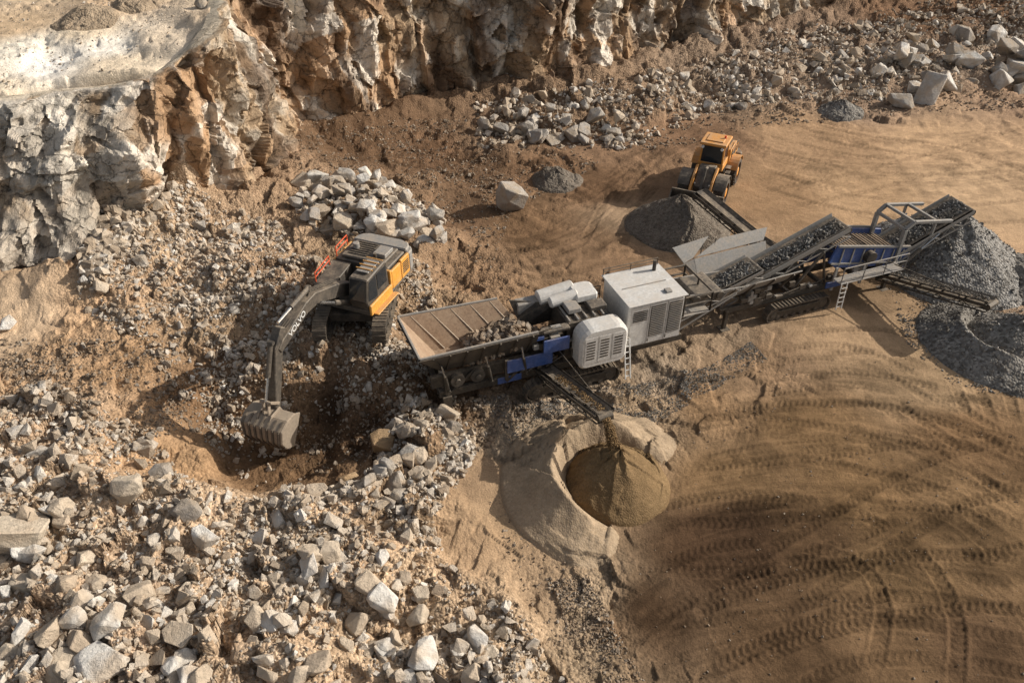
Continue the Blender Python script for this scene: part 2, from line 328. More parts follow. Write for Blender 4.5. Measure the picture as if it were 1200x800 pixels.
def stampline(pts,off,half):
    L=[]
    for i,p in enumerate(pts):
        d=(pts[min(i+1,len(pts)-1)]-pts[max(i-1,0)]).normalized(); L.append((p.x-d.y*off,p.y+d.x*off))
    L=np.array(L); x0,y0=L.min(0)-half; x1,y1=L.max(0)+half
    idx=np.nonzero((X>x0)&(X<x1)&(Y>y0)&(Y<y1))[0]; xs=X[idx]; ys=Y[idx]
    best=np.full(len(idx),1e9); sd=np.zeros(len(idx)); run=np.zeros(len(idx)); acc=0
    for i in range(len(L)-1):
        ax,ay=L[i]; dx,dy=L[i+1]-L[i]; ln=math.hypot(dx,dy)
        if ln<1e-6: continue
        m=np.nonzero((xs>min(ax,ax+dx)-half)&(xs<max(ax,ax+dx)+half)&(ys>min(ay,ay+dy)-half)&(ys<max(ay,ay+dy)+half))[0]
        if len(m):
            px=xs[m]-ax; py=ys[m]-ay; t=np.clip((px*dx+py*dy)/ln**2,0,1)
            qx=px-t*dx; qy=py-t*dy; d=qx*qx+qy*qy; g=d<best[m]
            mm=m[g]; best[mm]=d[g]; sd[mm]=((dx*py-dy*px)/ln)[g]; run[mm]=acc+(t*ln)[g]
        acc+=ln
    k=best<half*half; e=np.clip(np.minimum(run,acc-run)/2.0,0,1)
    return idx[k],sd[k],run[k],e[k]
def smear(px,width,dark,amp=.03,seed=1):
    pts=crom([G(a,b_)[:2] for a,b_ in px]); i,sd,run,e=stampline(pts,0,width)
    w=sstep(1.4*(1-np.abs(sd)/width))*e; n=.4*fbm2(sd*9,run*.3,3,60+seed)+.6*fbm2(X[i]*.9,Y[i]*.9,4,90+seed)
    C[i]*=(1-w*dark*.6*sstep((n-.44)*4.5)+w*.10*sstep((.45-n)*5))[:,None]; Z[i]+=w*amp*.7*(n-.5)
def track_line(px,gauge=1.15,tw=.24,dark=.2,depth=.03,pitch=.27,seed=0,lugs=.5):
    pts=crom([G(a,b_)[:2] for a,b_ in px])
    for off in (-gauge,gauge):
        i,sd,run,e=stampline(pts,off,tw*2); sd=sd+.05*(fbm2(run*.3,run*0,2,seed)-.5); a=np.abs(sd)
        fade=e*sstep((fbm2(X[i]*.5,Y[i]*.5,4,70+seed)-.34)*6)
        ins=sstep((tw-a)/.05); lug=.5+.5*np.tanh(3*np.sin(2*math.pi*(run+a*.6*np.sign(off))/pitch)); lug=1-lugs+lugs*lug if lugs<1 else lug
        Z[i]+=fade*(-depth*ins*(1-.7*lug*min(1,lugs*2))+.025*np.exp(-((a-tw*1.25)/(.25*tw))**2))
        C[i]*=(1-fade*dark*ins*(.5+.75*(1-lug)))[:,None]
for k,(p,w,d,a) in enumerate([([(760,490),(900,465),(1050,470),(1240,520)],3.0,.45,.09),([(780,540),(930,515),(1080,540),(1240,600)],2.6,.5,.09),([(800,590),(940,570),(1080,600),(1240,680)],2.4,.45,.08),
  ([(690,770),(780,690),(900,645),(1030,640),(1150,700),(1230,800)],3.2,.5,.10),([(720,640),(850,600),(980,590),(1120,600),(1240,620)],2.4,.45,.08),
  ([(720,810),(850,765),(1000,750),(1230,770)],3.0,.4,.07),([(560,300),(640,290),(710,250),(760,200),(850,150)],3.2,.6,.24),([(540,250),(620,240),(700,215),(800,170)],2.6,.55,.2),
  ([(830,125),(950,150),(1080,165),(1240,150)],3.5,.45,.2),([(880,190),(1000,215),(1120,215),(1240,200)],3.5,.5,.22),([(800,145),(900,175),(1010,190),(1240,185)],2.5,.45,.18),
  ([(350,170),(450,185),(560,190),(650,175)],3.0,.45,.24),([(860,440),(960,430),(1080,440)],1.8,.3,.06)]):
    smear(p,w,d,a,k)
TR=[([(780,478),(900,455),(1050,462),(1240,520)],1.15,.8),([(800,545),(930,520),(1080,545),(1240,610)],1.15,.5),([(780,765),(880,715),(1000,670),(1100,630),(1240,600)],1.15,.9),
  ([(720,650),(830,612),(940,612),(1030,645),(1075,710),(1070,810)],1.15,.7),([(1125,440),(1140,470),(1150,500)],.5,1),([(1190,440),(1198,470),(1208,505)],.5,1),
  ([(790,600),(900,560),(1020,550),(1130,590),(1230,670)],1.15,.4),([(560,290),(650,275),(720,240),(770,200)],1.15,.8),([(600,320),(690,300),(720,260),(735,215)],1.1,.8),
  ([(870,160),(1000,190),(1120,195),(1240,180)],1.2,.6),([(850,110),(980,160),(1120,180),(1240,230)],1.2,.6),([(900,235),(1040,205),(1240,150)],1.2,.6),([(390,165),(480,190),(600,200)],1.2,.7),
  ([(860,800),(960,745),(1080,735),(1240,760)],1.15,.5),([(900,430),(1000,425),(1110,490),(1240,580)],1.15,.8),([(790,512),(930,492),(1080,505),(1240,560)],1.15,.4),
  ([(560,320),(680,285),(745,235)],1.1,.7),([(930,140),(1060,175),(1240,210)],1.1,.5),([(760,800),(860,740),(980,700),(1130,680),(1240,690)],1.1,.9),
  ([(850,500),(980,470),(1120,500),(1240,545)],1.1,.4),([(880,700),(1010,620),(1120,560),(1240,530)],1.1,.6),([(540,240),(650,235),(750,180),(860,140)],1.1,.6),([(420,200),(520,215),(640,260)],1.1,.6),([(880,205),(1010,240),(1150,250),(1240,240)],1.15,.6),
  ([(770,520),(920,500),(1080,490),(1240,480)],1.1,.5),([(790,575),(960,560),(1100,545),(1240,555)],1.1,.7),([(800,495),(960,520),(1100,560),(1240,640)],1.1,.5),([(760,640),(900,640),(1060,620),(1240,640)],1.1,.7),([(740,700),(900,690),(1080,700),(1240,725)],1.1,.5),
  ([(930,405),(1040,400),(1110,430)],.9,.5),([(850,455),(990,440),(1130,520),(1240,600)],1.1,.6)]
for k,(p,g,lg) in enumerate(TR): track_line(p,g,.26 if g>1 else .24,dark=.27 if g>1 else .36,depth=.045 if g>1 else .06,seed=k,lugs=lg)
V=np.stack([X,Y,Z],1)
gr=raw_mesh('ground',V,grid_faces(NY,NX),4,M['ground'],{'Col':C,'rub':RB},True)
tag(gr,'brown quarry floor with tyre tracks, rubble slopes and dusty upper bench','ground',kind='structure')
# ---------------------------------------------------------------- quarry wall
def wall():
    mid=(BASE+RIM)/2; seg=[]
    for i in range(len(mid)-1):
        L=np.linalg.norm(mid[i+1]-mid[i]); dist=np.linalg.norm((mid[i]+mid[i+1])/2-np.array([0,0,H])); seg.append(max(6,int(L/(dist*.0022))))
    Bs=[];Rs=[]
    for i,n in enumerate(seg):
        t=np.linspace(0,1,n,endpoint=False)[:,None]; Bs.append(BASE[i]*(1-t)+BASE[i+1]*t); Rs.append(RIM[i]*(1-t)+RIM[i+1]*t)
    B=np.vstack(Bs);Rm=np.vstack(Rs); ns=len(B)
    kern=np.ones(25)/25
    def sm(a): 
        p=np.pad(a,((12,12),(0,0)),'edge'); return np.stack([np.convolve(p[:,k],kern,'valid') for k in range(3)],1)
    B=sm(B);Rm=sm(Rm)
    tn=np.gradient((B+Rm)/2,axis=0)[:,:2]; tn=np.stack([np.convolve(np.pad(tn[:,k],40,'edge'),np.ones(81)/81,'valid') for k in range(2)],1)
    tn/=np.linalg.norm(tn,axis=1)[:,None]; nrm=np.stack([tn[:,1],-tn[:,0],np.zeros(ns)],1)
    nt_=135; T=np.linspace(-.13,1,nt_)
    prof=[(T[k],0.0,0.0) for k in range(nt_)]+[(1,.25,.03),(1,.6,.02),(1,1.1,-.02),(1,1.7,-.2),(1,2.6,-.9)]
    P=np.zeros((len(prof),ns,3)); K=np.zeros((len(prof),ns))
    for r,(t,bk,dz) in enumerate(prof):
        h=np.clip(t,0,1)**1.1
        p=B*(1-t)+Rm*t; p[:,:2]=B[:,:2]*(1-h)+Rm[:,:2]*h; p=p-nrm*bk; p[:,2]+=dz
        P[r]=p; K[r]=1-.5*sstep((t-.9)/.1) if bk==0 else .5*max(0,1-bk/1.2)
    nr=len(prof); Pf=P.reshape(-1,3); Kf=K.ravel(); nf=np.broadcast_to(nrm[None],(nr,ns,3)).reshape(-1,3)
    wq=Pf+.3*(np.stack([fbm3(Pf[:,0]*.4,Pf[:,1]*.4,Pf[:,2]*.4,3,k*5) for k in range(3)],1)-.5)
    b1=facetC(wq,(5.4,5.4,9.),101); b2=facetC(wq,(2.6,2.6,4.2),111); b3=facetC(wq,(1.1,1.1,1.5),121)
    f1=facet3(wq,(3.0,3.0,4.6),151,.8); f2=facet3(wq,(1.4,1.4,1.8),161,.8); f3=facet3(wq,(.65,.65,.6),171,.8)
    cell=facet3(wq,(2.1,2.1,3.2),131,.3)
    d=2.9*b1+1.4*b2+.45*b3+.85*f1+.42*f2+.17*f3
    Pf=Pf+nf*(d*Kf)[:,None]; Pf[:,2]+=Kf*(.4*b2+.2*b3+.1)
    x,y,z=Pf.T
    n1=fbm3(x*.15,y*.15,z*.13,4,200); n2=fbm3(x*.5,y*.5,z*.10,4,210); n3=fbm3(x*1.1,y*1.1,z*.6,3,220)
    grey=np.array(lin((182,170,152),1.0)); whit=np.array(lin((212,203,188),1.0)); oran=np.array(lin((178,136,92),1.0,.2)); tan=np.array(lin((176,150,118),1.0)); dk=np.array(lin((92,70,52),1.0))
    left=sstep((-19.0-x)/2.5)
    c=tan[None]*np.ones((len(x),1))
    def bl(c,t,k): return c*(1-k[:,None])+t[None]*k[:,None]
    c=bl(c,grey,sstep((n3+.4*f2+.2*cell-.42)*4)*.85); c=bl(c,oran,sstep((n1+.22*f1-.46)*6)*(1-.85*left)*.7); c=bl(c,whit,sstep((cell+.5*f2+.5*(n1-.5)-.18)*5)*.75)
    c=bl(c,whit*.84,left*sstep((n2-.36)*5)*.7); c=bl(c,grey*.7,left*sstep((n3-.48)*5)*.65); c=bl(c,dk,sstep((n2-.49)*6)*.8*(1-.6*left)); c=c*(.82+.34*(f2+.5))[:,None]
    up=np.array(lin((210,194,168),1.0)); top=np.repeat((np.array([p_[1] for p_ in prof])>.5),ns).astype(float); c=bl(c,up,top*.8)
    o=raw_mesh('quarry_face',Pf,grid_faces(nr,ns),4,M['cliff'],{'Col':c},False)
    tag(o,'blasted rock face with cream, grey and rust stained blocks around the pit','cliff',kind='structure')
wall()
# ---------------------------------------------------------------- loose rock
def blocky(n,seed,lo=.82):
    r=random.Random(seed); out=[]
    for k in range(n):
        v_=Vector((r.gauss(0,1),r.gauss(0,1),r.gauss(0,1))).normalized(); q=(abs(v_.x)**5+abs(v_.y)**5+abs(v_.z)**5)**.2
        out.append(v_/q*r.uniform(lo,1.0)*.85)
    return out
def hull(pts,bev=0):
    bm=bmesh.new()
    for p in pts: bm.verts.new(p)
    bmesh.ops.convex_hull(bm,input=bm.verts)
    for v_ in [v_ for v_ in bm.verts if not v_.link_faces]: bm.verts.remove(v_)
    if bev:
        bmesh.ops.dissolve_limit(bm,angle_limit=R(14),verts=bm.verts,edges=bm.edges)
        bmesh.ops.bevel(bm,geom=list(bm.edges),offset=bev,segments=1,affect='EDGES',profile=.6)
    bmesh.ops.triangulate(bm,faces=bm.faces); bmesh.ops.recalc_face_normals(bm,faces=bm.faces); bm.verts.index_update(); return bm
def hullarr(n,seed):
    bm=hull(blocky(n,seed)); V=np.array([v_.co[:] for v_ in bm.verts]); Fc=np.array([[v_.index for v_ in f.verts] for f in bm.faces]); bm.free(); return V,Fc
HULLS=[hullarr(9+(k%6),k) for k in range(24)]
def rotmats(n):
    q=rng.normal(size=(n,4)); q/=np.linalg.norm(q,axis=1)[:,None]; w,x,y,z=q.T
    return np.stack([1-2*(y*y+z*z),2*(x*y-z*w),2*(x*z+y*w),2*(x*y+z*w),1-2*(x*x+z*z),2*(y*z-x*w),2*(x*z-y*w),2*(y*z+x*w),1-2*(x*x+y*y)],1).reshape(n,3,3)
def rocks(name,P,S,mat,label,cat='broken rock',parent=None):
    Vs=[];Fs=[];As=[];off=0; n=len(P); which=rng.integers(0,len(HULLS),n)
    for h,(hv,hf) in enumerate(HULLS):
        ids=np.nonzero(which==h)[0]
        if not len(ids): continue
        sc=S[ids][:,None]*rng.uniform(.55,1.25,(len(ids),3))
        L=np.einsum('kij,knj->kni',rotmats(len(ids)),hv[None]*sc[:,None,:])+P[ids][:,None,:]
        Vs.append(L.reshape(-1,3)); Fs.append((hf[None]+(off+np.arange(len(ids))*len(hv))[:,None,None]).reshape(-1,3)); off+=len(ids)*len(hv)
        As.append(np.repeat(rng.random(len(ids)),len(hv)))
    o=raw_mesh(name,np.vstack(Vs),np.vstack(Fs),3,mat,{'rnd':np.concatenate(As)},False)
    tag(o,label,cat,kind='stuff'); return o
def poly_pts(px,z,n):
    P=np.array([G(a,b_,z)[:2] for a,b_ in px]); lo=P.min(0);hi=P.max(0); out=[];c=0
    while c<n:
        q=rng.uniform(lo,hi,(n*2,2)); q=q[inside(q[:,0],q[:,1],P)]; out.append(q); c+=len(q)
    return np.vstack(out)[:n]
def sizes(n,a,b_,p=2.2):
    u_=rng.random(n); return (a**-p+u_*(b_**-p-a**-p))**(-1/p)
def scatter(name,spec,mat,label,cat='broken rock',lo=.15):
    Ps=[];Ss=[]
    for px,z,n,a,b_,p in spec:
        q=poly_pts(px,z,int(n*1.8)); cl=fbm2(q[:,0]*.55,q[:,1]*.55,4,91); q=q[rng.random(len(q))<np.clip((cl-.36)*5.0,lo,1)][:n]
        s=sizes(len(q),a,b_,p); zz,_,_=field(q[:,0],q[:,1]); Ps.append(np.column_stack([q,zz+s*.2])); Ss.append(s)
    return rocks(name,np.vstack(Ps),np.concatenate(Ss),mat,label,cat)
FG=[(-120,480),(60,450),(170,500),(230,560),(330,585),(400,575),(440,520),(480,480),(540,480),(550,520),(505,600),(540,660),(620,715),(690,810),(700,900),(-200,900)]
scatter('broken_rock',[(FG,1.5,21000,.035,.20,1.6),(FG,1.5,1250,.17,.44,2.2),([(80,350),(190,235),(330,260),(350,330),(330,470),(230,470),(160,400)],1.6,7500,.045,.32,1.8),
   ([(330,300),(500,300),(540,480),(430,450),(330,440)],1.4,6500,.045,.26,1.9),([(90,340),(110,290),(190,225),(215,240),(150,300),(110,350)],2,900,.12,.5,1.5),
   ([(350,215),(395,205),(455,212),(520,250),(518,285),(440,285),(370,270),(345,245)],1.2,900,.10,.45,1.5),
   ([(555,120),(650,115),(740,100),(860,62),(960,38),(1060,30),(1230,20),(1230,88),(1060,108),(960,112),(880,118),(820,125),(745,162),(560,165)],.8,5600,.10,.58,1.8),
   ([(0,10),(240,0),(230,60),(130,100),(0,118)],9,900,.03,.14,2.2),
   ([(330,560),(430,560),(430,600),(330,600)],1.2,250,.1,.3,1.6),([(240,460),(330,440),(360,460),(320,540),(300,560),(240,520)],.3,400,.05,.22,1.8),([(460,440),(540,470),(560,520),(520,590),(450,570),(440,520)],.8,900,.07,.38,1.6)],M['r_mix'],'loose broken rock and rubble covering the left half of the pit and the foot of the far face')
scatter('stone_litter',[([(350,160),(560,140),(740,170),(600,250),(560,360),(490,330),(350,230)],.1,6500,.035,.17,2.3),([(740,160),(860,130),(1230,95),(1210,125),(900,145),(760,180)],.1,1500,.05,.2,2.1),
   ([(960,40),(1060,10),(1230,0),(1230,50),(1060,45)],1.5,1500,.08,.35,2),([(0,400),(170,400),(240,480),(160,520),(0,480)],1.4,2600,.035,.2,2.2),([(640,680),(690,680),(760,810),(690,810)],0,1300,.03,.09,2.4),([(500,470),(560,470),(640,460),(560,540)],.2,600,.04,.2,2),([(330,430),(480,440),(460,540),(340,560)],0,900,.04,.2,2),
   ([(560,560),(680,640),(720,800),(640,760)],.2,250,.03,.1,2.4),([(700,420),(1200,420),(1200,800),(720,800)],0,500,.025,.06,2.4)],M['r_dark'],'small brown stones littering the pit floor below the rock face','stones')
scatter('loose_gravel',[([(560,470),(640,470),(830,430),(880,400),(900,420),(720,520),(600,530)],0,9000,.022,.055,2.5),([(1040,330),(1210,290),(1210,470),(1110,450),(1060,400)],0,4500,.03,.10,2.2)],M['r_gravel'],'grey crushed gravel spread beside the crushing plant','gravel')
def boulder_mesh(seed):
    bm=hull(blocky(13+seed%5,seed+500,.74),.045)
    me=bpy.data.meshes.new('boulder'); bm.to_mesh(me); bm.free(); return me
BM=[boulder_mesh(k) for k in range(16)]
BV={}
for t in ('t_pale','t_grey','t_tan','t_rust'):
    for k,me in enumerate(BM):
        c=me.copy(); c.materials.clear(); c.materials.append(M[t]); BV[(t,k)]=c
TN={'t_pale':'pale grey','t_grey':'dull grey','t_tan':'tan','t_rust':'rust stained'}
def boulder(x,y,s,tone,label,group,lift=.25,z=None):
    o=bpy.data.objects.new('boulder',BV[(tone,random.randrange(16))]); colx.objects.link(o)
    zz=terr(x,y) if z is None else z
    sx=(random.uniform(.85,1.25),random.uniform(.75,1.1),random.uniform(.6,.95)); s*=1.08
    o.scale=(s*sx[0],s*sx[1],s*sx[2]); o.rotation_euler=(random.uniform(-.5,.5),random.uniform(-.5,.5),random.uniform(0,6.28))
    o.location=(x,y,zz+s*lift); tag(o,label,'boulder',group); return o
hand=[(600,242,.3,1.1,'t_grey','large square grey block standing alone on the dark floor behind the crusher'),
(374,222,1.0,1.0,'t_pale','pale block at the upper left of the boulder heap behind the excavator'),
(20,628,2.0,1.05,'t_tan','big tan slab boulder at the left edge of the foreground rubble'),
(153,580,1.8,.75,'t_tan','tan boulder in the foreground rubble below the orange soil patch'),
(243,630,1.8,.72,'t_pale','bright pale boulder in the middle of the foreground rubble'),
(188,552,1.6,.55,'t_grey','upright grey boulder beside the orange soil left of the bucket'),
(222,604,1.7,.6,'t_grey','flat grey boulder just above the bright pale boulder'),
(120,772,2.2,.85,'t_pale','large pale boulder at the bottom of the photo left of centre'),
(80,775,2.2,.7,'t_tan','tan boulder next to the large pale boulder at the bottom edge'),
(450,706,1.5,.55,'t_pale','pale boulder near the right side of the foreground rubble'),
(500,766,1.4,.62,'t_pale','bright pale boulder low on the right part of the rubble'),
(418,722,1.6,.5,'t_tan','tan boulder left of the pale one on the rubble right side'),
(212,745,2.0,.55,'t_tan','light tan boulder at the centre of the lower rubble'),
(370,575,1.2,.55,'t_tan','tan flat boulder right of the excavator bucket tip'),
(10,383,1.4,.45,'t_pale','white rock lying alone on pale soil under the left rock face'),
(450,520,.3,.7,'t_rust','rust stained boulder in the dark hollow below the crusher hopper'),
(410,556,.6,.55,'t_rust','rust stained boulder at the edge of the dark hollow'),
(525,490,.5,.6,'t_tan','tan boulder standing just below the hopper end of the crusher'),
(530,512,.5,.5,'t_grey','grey boulder under the tan one near the crusher hopper'),
(1088,118,.2,1.75,'t_pale','biggest pale boulder of the row at the upper right'),
(1055,124,.1,1.1,'t_grey','grey boulder left of the biggest one in the upper right row'),
(1190,92,.2,1.5,'t_pale','large pale boulder at the right edge of the upper row'),
(1130,88,.2,1.2,'t_pale','pale boulder between the two biggest of the upper right row'),
(718,160,.1,.85,'t_grey','grey boulder at the right tip of the dark rock heap under the face'),
(672,163,.1,.9,'t_grey','broad grey boulder in front of the dark rock heap under the face'),
(620,160,.1,.75,'t_grey','grey boulder at the lower left of the heap under the face'),
(240,22,9.6,.55,'t_grey','dark grey boulder on the rim of the upper bench')]
for px,py,z,s,t,l in hand:
    x,y,_=G(px,py,z); o=boulder(x,y,s,t,l,'picked out boulders of the pit')
    if 'square' in l: o.scale=(1.2,1.1,1.35); o.location.z+=.55; o.rotation_euler=(.1,.12,.5); o.data=BV[('t_grey',3)]
REG=[([(350,215),(395,205),(455,212),(520,250),(518,285),(440,285),(370,270),(345,245)],1.2,64,.42,.9,['t_pale','t_grey','t_tan'],'boulders heaped behind the excavator','boulder in the heap behind the excavator'),
([(560,135),(640,125),(740,150),(740,168),(640,168),(565,158)],.3,28,.45,.95,['t_grey','t_grey','t_tan'],'boulders heaped under the far rock face','boulder in the dark heap under the far rock face'),
([(750,145),(860,105),(980,80),(1070,60),(1060,100),(960,108),(860,130)],.3,44,.42,.9,['t_pale','t_grey','t_tan'],'boulders strewn along the foot of the far face','boulder strewn along the foot of the far face'),
([(1040,75),(1110,55),(1215,60),(1215,105),(1130,112),(1050,118)],.3,36,.65,1.4,['t_pale','t_grey'],'large boulders in the upper right row','boulder in the tall row at the upper right'),
([(100,300),(130,265),(200,220),(240,260),(190,320),(120,345)],2,12,.35,.6,['t_grey','t_tan'],'boulders on the slope under the left rock face','boulder on the slope under the left rock face'),
([(0,600),(150,560),(240,590),(300,800),(0,810)],2,32,.34,.64,['t_pale','t_tan','t_tan'],'boulders in the left foreground rubble','boulder in the left foreground rubble'),
([(300,600),(440,600),(560,690),(680,800),(300,810)],1.5,32,.32,.58,['t_pale','t_tan','t_tan'],'boulders in the right foreground rubble','boulder in the foreground rubble left of the sand'),
([(450,500),(545,485),(510,590),(450,600),(410,585)],.8,20,.34,.62,['t_grey','t_tan'],'boulders on the dark slope below the hopper','boulder on the dark slope below the hopper')]
for px,z,n,a,b_,tones,grp,lab in REG:
    q=poly_pts(px,z,n); s=sizes(n,a,b_,1.4); zz,_,_=field(q[:,0],q[:,1])
    heap='heap' in grp or 'row' in grp; cx,cy=q.mean(0)
    for i in range(n):
        t=random.choice(tones); lift=.25
        if heap: lift+=random.uniform(0,.9)*max(0,1-abs(q[i,1]-cy)/2.5)
        boulder(q[i,0],q[i,1],float(s[i]),t,TN[t]+' '+lab,grp,lift,float(zz[i]))
# ---------------------------------------------------------------- stockpiles
PST=[]
def stock(name,cx,cy,R_,fn,mat,label,cat,nr=70,na=150,seed=0,rough=.05,wob=.05,stones=0,fac=.03):
    rr=np.linspace(0,1,nr)[:,None]*R_*np.ones((1,na+1)); aa=np.linspace(0,2*math.pi,na+1)[None,:]*np.ones((nr,1))
    wv=1+wob*(np.sin(2*aa+seed)+.6*np.sin(3*aa+seed*1.7)+.4*np.sin(5*aa+seed*.6))
    x=cx+rr*wv*np.cos(aa); y=cy+rr*wv*np.sin(aa); x=x.ravel(); y=y.ravel()
    h=fn(rr.ravel(),aa.ravel(),x,y); tz,_,_=field(x,y)
    w=np.clip(h/.25,0,1)
    z=tz+h+rough*w*(fbm2(x*1.8,y*1.8,4,seed+3)-.5)*4+fac*w*facet2(x,y,.25,seed+9)-.14*(1-np.clip(h/.12,0,1))
    P=np.stack([x,y,z],1)
    o=raw_mesh(name,P,grid_faces(nr,na+1)[:,::-1],4,mat,None,True)
    if stones:
        pr=rr.ravel()/rr.sum(); k=rng.choice(len(P),stones,p=pr); PST.append(P[k]+rng.normal(0,.05,(stones,3))*[1,1,.2])
    tag(o,label,cat); return o
def cone(R_,h,rd=.12): return lambda r,a,x,y: np.maximum(h*(1-np.sqrt((r/R_)**2+rd**2))*(1+.03*np.sin(5*a+1)+.02*np.sin(9*a)),-.06)
def crescent(ang,hmax,rin,rc0,rout,wid=1.15,bias=.5):
    def f(r,a,x,y):
        d=np.cos(a-R(ang)); n=.10*np.sin(2*a+1)+.06*np.sin(3*a+2.2)
        hc=hmax*sstep((d+bias)/wid)*(1+.6*n); rc=rc0+n
        inn=hc*sstep((r-rin)/(rc-rin)); t=np.clip((r-rc)/(rout-rc),0,1); out=hc*(1-t)**1.35
        return np.where(r<rc,inn,out)-.05*sstep((r-rout+.4)/.4)
    return f
stock('sand_heap',4.1,20.3,5.1,crescent(150,1.3,1.85,2.6,4.8,1.35,.62),M['p_ring'],'brown sand bank curving around the left of the dark cone of fines','sand heap',120,220,3,.012,.02,fac=.0)
stock('fines_pile',4.1,20.5,2.4,cone(2.2,2.0,.12),M['p_fines'],'dark brown cone of fines under the short side belt','fines pile',70,160,5,.012,.02,fac=.01)
stock('gravel_pile',9.9,40.8,3.3,cone(3.1,2.2,.07),M['p_dark'],'dark gravel pile in front of the yellow wheel loader','gravel pile',seed=8)
stock('gravel_pile',24.2,37.0,4.9,cone(4.7,3.1,.07),M['p_grey'],'tall grey gravel pile under the highest conveyor head','gravel pile',seed=11,rough=.08,stones=1500)
stock('gravel_pile',28.6,34.8,3.2,cone(3.0,1.4),M['p_mid'],'low grey gravel pile at the right edge beyond the conveyors','gravel pile',seed=13,rough=.08,stones=600)
stock('gravel_heap',23.9,29.3,4.5,crescent(185,1.0,1.4,2.3,4.2,1.2,.6),M['p_mid'],'grey gravel bank curving around the cone at the right edge','gravel heap',seed=15,stones=1300,wob=.03)
stock('gravel_pile',24.1,29.2,2.8,cone(2.7,1.9,.10),M['p_mid'],'grey gravel cone inside the curved bank at the right edge','gravel pile',seed=17,wob=.03,stones=500)
x,y,_=G(985,132); stock('gravel_pile',x,y,2.0,cone(1.9,1.1),M['p_mid'],'small grey gravel heap in front of the upper right boulders','gravel pile',seed=19)
x,y,_=G(652,212); stock('earth_heap',x,y,2.0,cone(1.9,1.0),M['p_dark'],'small brown earth heap behind the square block','earth heap',seed=23)
x,y,_=G(100,24,9.6); stock('earth_heap',x,y,2.4,cone(2.2,.55),M['p_brown'],'wide brown heap on the upper bench at the top left','earth heap',seed=27)
x,y,_=G(160,3,10); stock('earth_heap',x,y,2.0,cone(1.8,.6),M['p_brown'],'smaller brown heap on the upper bench beside the top edge','earth heap',seed=29)
PS=np.vstack(PST); rocks('pile_gravel',PS,sizes(len(PS),.04,.16,2.0),M['r_gravel'],'loose grey stones lying on the gravel piles at the right','gravel')
